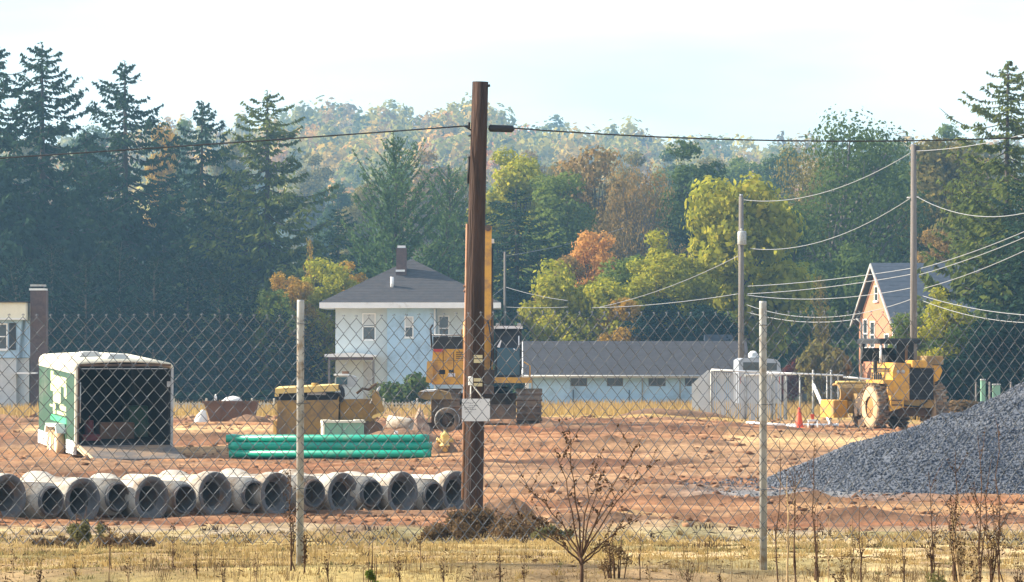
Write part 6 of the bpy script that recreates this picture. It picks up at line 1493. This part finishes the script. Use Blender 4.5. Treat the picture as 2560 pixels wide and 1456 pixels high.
def tussocks(name, nc, per, y0_, y1_, lm, label, hk=1.0, wdt=0.00011, power=1.0, mask=None, rk=1.0):
    cy = y0_+(y1_-y0_)*rng.random(nc)**power; cx = (rng.random(nc)*2-1)*0.15*cy
    if mask is not None: k = mask(cx, cy); cx, cy = cx[k], cy[k]
    nc = len(cx); ch = (0.35+0.65*rng.random(nc)**2)*hk*0.0028*cy; cr = (0.06+0.26*rng.random(nc)**2)*np.clip(cy/35, 0.5, 1.6)*rk
    i = np.repeat(np.arange(nc), per); n = len(i)
    a = rng.random(n)*6.283; rr = np.abs(rng.normal(size=n))*0.6
    x = cx[i]+np.cos(a)*rr*cr[i]; y = cy[i]+np.sin(a)*rr*cr[i]; z = ground(x, y)-0.01
    h = ch[i]*(0.3+0.7*rng.random(n))*np.clip(1.2-0.5*rr, 0.2, 1.2)
    a2 = a+0.6*rng.normal(size=n); ln = h*(0.25+0.7*rng.random(n)); dx, dy = np.cos(a2)*ln, np.sin(a2)*ln
    wv = wdt*cy[i]*(0.6+0.8*rng.random(n))
    V = np.stack([np.stack([x-wv, y, z], 1), np.stack([x+wv, y, z], 1), np.stack([x+0.3*dx+wv*0.7, y+0.3*dy, z+0.65*h], 1), np.stack([x+dx, y+dy, z+h], 1), np.stack([x+0.3*dx-wv*0.7, y+0.3*dy, z+0.65*h], 1)], 1).reshape(-1, 3)
    j = 5*np.arange(n)[:, None]
    F3 = np.concatenate([j+np.array([[0, 1, 2]]), j+np.array([[0, 2, 4]]), j+np.array([[4, 2, 3]])], 0)
    tag(link(name, mesh_np(name, V, F3), LM[lm]), label, 'grass', None, 'stuff')
tussocks('straw_tussocks', 1500, 34, 19.5, 62, 'straw', 'uneven straw tussocks over the verge behind the fence', 1.0, power=1.2)
tussocks('brown_tussocks', 900, 22, 19.2, 64, 'deadleaf', 'dark brown withered tussocks among the straw', 0.8, power=1.1, mask=lambda x, y: fbm(x*0.8+2, y*0.3, 3, 81) > 0.47)
tussocks('green_tussocks', 420, 26, 19.5, 60, 'weedgreen', 'dull green tussocks among the straw', 0.7, power=1.2, mask=lambda x, y: fbm(x*0.6+6, y*0.25, 3, 82) > 0.5)
tussocks('fence_foot_stems', 260, 26, 16.2, 21.0, 'weedleaf', 'fine brown dead stems in loose bunches before the fence', 2.2, 0.00005, mask=lambda x, y: fbm(x*1.2+3, y*0.5, 3, 83) > 0.42, rk=1.6)
tussocks('rusty_stems', 420, 20, 16.4, 21.0, 'weedleaf', 'rusty brown stems thick along the fence foot at right', 3.6, 0.000045, mask=lambda x, y: (x > 1.0) & (fbm(x*1.6+1, y*0.6, 3, 85) > 0.46), rk=1.2)
def twigs():
    n = 9000; y = 17+46*rng.random(n)**1.3; x = (rng.random(n)*2-1)*0.15*y
    k = fbm(x*1.4, y*0.5, 3, 84)+0.3*rng.random(n) > 0.66; x, y = x[k], y[k]; n = len(x)
    P3 = np.stack([x, y, ground(x, y)+0.006], 1); dr = np.stack([rng.normal(size=n), 0.6*rng.normal(size=n), 0.22*rng.normal(size=n)], 1)
    V, Fq = leaf_quads(P3, (0.0010+0.0022*rng.random(n)**2)*y, 0.14, dr, rng, 0.1)
    tag(link('twig_litter', mesh_np('twig_litter', V, Fq), LM['deadleaf']), 'dark twigs and dead leaves littering the verge', 'litter', None, 'stuff')
twigs()

def weed(px, top, d, nst, spread, seed, label, mat='stalk', leafy=0.5, branch=3, thick=0.004, lm='deadleaf', basey=None, cat='weed'):
    rg = np.random.default_rng(seed)
    p = P(px, top, d); g = gz(p.x, d); h = p.z-g
    t = empty('dead_weed', (p.x, d, g)); tag(t, label, cat, 'dead weeds along the fence')
    mb = MB(); LP = []
    for s in range(nst):
        a = rg.random()*6.283; hh = h*(1.0 if s == 0 else 0.45+0.5*rg.random()); sp = spread*(0.15 if s == 0 else 0.4+0.6*rg.random())
        ex, ey = math.cos(a)*sp*hh, math.sin(a)*sp*hh*0.5
        pts = [Vector((0.012*rg.normal() if s else 0, 0.01*rg.normal(), -0.03))]
        for k in range(1, 7):
            u = k/6; pts.append(Vector((ex*u**1.3+0.010*rg.normal()*hh, ey*u**1.3, hh*u)))
        mb.tube(pts, [thick*(1-0.75*k/6) for k in range(7)], 4, cap=False)
        for b_ in range(branch):
            k = 2+int(rg.random()*4); q0 = pts[k]; ln = hh*(0.10+0.22*rg.random()); aa = rg.random()*6.283
            q1 = q0+Vector((math.cos(aa)*ln*0.5, math.sin(aa)*ln*0.25, ln*0.85)); mb.tube([q0, q0.lerp(q1, 0.5)+Vector((0.006*rg.normal(), 0, 0)), q1], [thick*0.45, thick*0.35, thick*0.2], 3, cap=False)
            for w_ in range(int(9*leafy)): LP.append(q0.lerp(q1, 0.2+0.8*rg.random())+Vector(rg.normal(size=3)*0.006))
        for w_ in range(int(26*leafy)): 
            u = 0.25+0.75*rg.random(); k = min(5, int(u*6)); LP.append(pts[k].lerp(pts[k+1], u*6-k)+Vector(rg.normal(size=3)*0.009))
    mb.build('stems', M[mat], t)
    if LP:
        V, Fq = leaf_quads(np.array(LP), 0.013, 0.5, rg=rg); link('withered_leaves', mesh_np('withered_leaves', V, Fq), LM[lm], t)
    return t

def dead_shrub(px, d, tips, seed, label):
    rg = np.random.default_rng(seed); p = P(px, 1470, d); g = gz(p.x, d)
    t = empty('dead_shrub', (p.x, d, g)); tag(t, label, 'shrub'); mb = MB(); LP = []
    fork = Vector((0, 0, P(0, 1395, d).z-g))
    mb.tube([(0, 0, -0.1), (0.004, 0, fork.z*0.5), fork], [0.011, 0.0095, 0.008], 7)
    for tx, ty, fz in tips:
        e = P(tx, ty, d); e = Vector((e.x-p.x, 0.10*rg.normal(), e.z-g))
        st = Vector((0, 0, fork.z*fz)); pts = [st]
        for k in range(1, 8):
            u = k/7; q = st.lerp(e, u); q.x += (e.x-st.x)*0.18*math.sin(math.pi*u)*-0.6+0.006*rg.normal(); pts.append(q)
        mb.tube(pts, [0.0056*(1-0.8*k/7) for k in range(8)], 5, cap=False)
        for b_ in range(5):
            k = 3+int(rg.random()*4); q0 = pts[k]; ln = 0.04+0.10*rg.random(); sg = 1 if rg.random() < 0.5 else -1
            q1 = q0+Vector((sg*ln*0.5, 0.02*rg.normal(), ln)); mb.tube([q0, q1], [0.0018, 0.0008], 3, cap=False)
            for w_ in range(7): LP.append(q0.lerp(q1, 0.3+0.7*rg.random())+Vector(rg.normal(size=3)*0.005))
        for w_ in range(16): LP.append(pts[5].lerp(pts[7], rg.random())+Vector(rg.normal(size=3)*0.007))
    mb.build('stems', M['stalk'], t)
    V, Fq = leaf_quads(np.array(LP), 0.017, 0.6, rg=rg); link('seed_heads', mesh_np('seed_heads', V, Fq), LM['deadleaf'], t)['kind'] = 'stuff'
dead_shrub(1453, 19.6, [(1418,1066,1),(1612,1088,1),(1388,1120,0.95),(1300,1200,0.95),(1330,1290,0.9),(1505,1180,1),(1560,1225,1),(1600,1290,0.8),(1240,1280,0.85),(1650,1150,1),(1480,1140,1),(1540,1350,0.7),(1370,1330,0.7)], 401, 'wide branching dead shrub before the fence, right of the brown pole')
wl = [ # px, top, d, stems, spread, leafy, branches
 (32,1330,20.2,2,0.12,0.7,3),(100,1395,19.4,3,0.3,0.8,3),(190,1400,19.8,2,0.2,0.6,3),(275,1310,20.6,2,0.15,0.8,4),(320,1390,19.4,3,0.3,0.6,3),(432,1308,20.4,2,0.10,1.0,3),(492,1368,19.7,2,0.15,1.0,3),
 (560,1390,19.3,3,0.3,0.7,3),(640,1370,19.6,3,0.25,0.6,3),(728,1175,20.3,3,0.06,1.0,4),(762,1330,20.1,4,0.10,1.2,5),(820,1380,19.5,3,0.3,0.6,3),(975,1312,20.2,1,0.06,0.8,2),(1052,1298,20.4,2,0.08,1.0,3),(1000,1385,19.4,3,0.35,0.8,3),
 (1110,1390,19.6,3,0.25,0.7,3),(1185,1365,19.8,2,0.2,0.5,3),(1250,1360,19.5,3,0.2,0.7,4),(1310,1395,19.4,3,0.25,0.7,3),(1600,1300,19.8,2,0.12,0.4,3),(1625,1390,19.4,3,0.3,0.6,3),(1720,1400,19.3,3,0.3,0.5,3),(1800,1410,19.5,2,0.3,0.5,3),
 (1945,1100,20.0,1,0.04,0.2,2),(1968,1190,19.9,2,0.05,0.6,3),(1988,1170,20.0,2,0.05,0.5,3),(2036,1100,20.2,2,0.06,0.5,3),(2044,1270,19.6,3,0.08,0.9,4),(2072,1285,19.7,2,0.06,0.6,3),(2130,1295,19.8,2,0.08,0.6,3),(2152,1255,19.9,2,0.08,0.5,3),
 (2100,1380,19.2,4,0.4,1.0,4),(2215,1400,19.3,3,0.3,0.5,3),(2260,1300,19.8,3,0.30,0.5,4),(2330,1180,19.9,3,0.10,0.8,4),(2385,1130,20.1,4,0.10,0.9,5),(2400,1240,19.6,5,0.14,1.1,5),(2452,1090,20.0,3,0.10,0.7,5),(2500,1060,20.1,2,0.08,0.7,4),(2480,1250,19.5,4,0.24,0.9,5),(2440,1340,19.3,6,0.3,1.1,5),(2545,1380,19.3,4,0.3,0.8,4)]
for i, (px, top, d, ns, sp, lf, br) in enumerate(wl):
    n_ = len(wl); side = f'{words[i]} from left' if i < 21 else f'{words[n_-1-i]} from right'
    lab = f'{"tall" if top < 1260 else "short"} brown dead weed stalk before the fence, {side}'
    weed(px, top, d, int(ns*1.25) if px > 1930 else ns, sp, 500+i, lab, 'stalk' if i % 4 else 'palestalk', lf if top < 1260 else lf*0.45, br, 0.0042 if top < 1260 else 0.0026)

def clump(name, px, top, hw, d, lm, n, leaf, label, seed, sticks=14, flat=1.0):
    rg = np.random.default_rng(seed); p = P(px, top, d); g = gz(p.x, d); h = (p.z-g)*1.35; r = hw/FPX*d*1.15
    t = empty(name, (p.x, d, g)); tag(t, label, 'weeds'); mb = MB(); lobes = []
    for i in range(sticks):
        a = rg.random()*6.283; rr = r*0.75*math.sqrt(rg.random()); hh = h*(0.35+0.6*rg.random())*(1-0.55*rr/r)
        c = (math.cos(a)*rr, math.sin(a)*rr*0.7, hh*0.72); s = r*(0.16+0.14*rg.random()); lobes.append((*c, s, s*0.8, min(s, hh*0.5)))
        mb.tube([(c[0]*0.6, c[1]*0.6, -0.05), (c[0]*0.9, c[1]*0.9, hh*0.5), (c[0]*1.1+0.05*rg.normal()*r, c[1], hh*1.2)], [0.00020*d, 0.00014*d, 0.00006*d], 4, cap=False)
    mb.build('stems', M['stalk'], t)
    Pt = lobe_points(n, lobes, rg, 0.3); Pt = Pt[Pt[:, 2] > -0.02]
    V, Fq = leaf_quads(Pt[:, :3], leaf, 0.5, rg=rg); link('leaves', mesh_np('leaves', V, Fq), LM[lm], t)
clump('weed_clump', 1185, 1262, 80, 58.5, 'weedleaf', 2800, 0.06, 'dark tangle of weeds round the foot of the brown pole', 601, 26)
clump('weed_clump', 1300, 1285, 90, 57.5, 'weedleaf', 2000, 0.055, 'brown weed tangle just right of the pole foot', 602, 22)
clump('weed_clump', 1130, 1300, 75, 55, 'weedleaf', 1800, 0.05, 'low weed tangle just left of the pole foot', 603, 16)
clump('weed_clump', 215, 1280, 55, 48, 'weedgreen', 2400, 0.05, 'pale green weed tuft before the concrete pipes at left', 604, 18)
clump('weed_clump', 310, 1340, 90, 46, 'weedleaf', 2200, 0.045, 'spreading low weeds right of the pale green tuft', 605, 20)
clump('weed_clump', 130, 1345, 60, 46, 'weedleaf', 1500, 0.05, 'low brown weeds left of the pale green tuft', 606, 14)
clump('weed_clump', 1380, 1320, 60, 56, 'weedgreen', 1800, 0.06, 'small weed clump further right of the pole foot', 607, 12)
clump('weed_clump', 922, 1388, 38, 17.2, 'green', 2200, 0.012, 'soft green weed clump at the bottom left of centre', 608, 14)
clump('weed_clump', 272, 1425, 16, 17.4, 'dark', 500, 0.012, 'small dark green sprig at the bottom edge', 609, 6)
clump('weed_clump', 1540, 1345, 60, 19.9, 'weedleaf', 900, 0.013, 'brown bushy weeds behind the branching dead shrub', 610, 10)
clump('weed_clump', 2360, 1400, 60, 18.6, 'weedgreen', 900, 0.014, 'low greenish weeds at the bottom right', 611, 10)

# ------------------------------------------------------------------ haze in the air
hz = MB().box(-2700, 2700, -120, 4300, -6, 135).build('haze', None); tag(hz, kind='stuff')
hm = bpy.data.materials.new('thin_haze'); hm.use_nodes = True; t = hm.node_tree; t.nodes.clear()
ov_ = t.nodes.new('ShaderNodeOutputMaterial'); pv = t.nodes.new('ShaderNodeVolumePrincipled')
pv.inputs['Color'].default_value = (0.36, 0.68, 1.0, 1); pv.inputs['Density'].default_value = 0.00031; pv.inputs['Anisotropy'].default_value = 0.2
t.links.new(pv.outputs['Volume'], ov_.inputs['Volume']); hz.data.materials.append(hm)
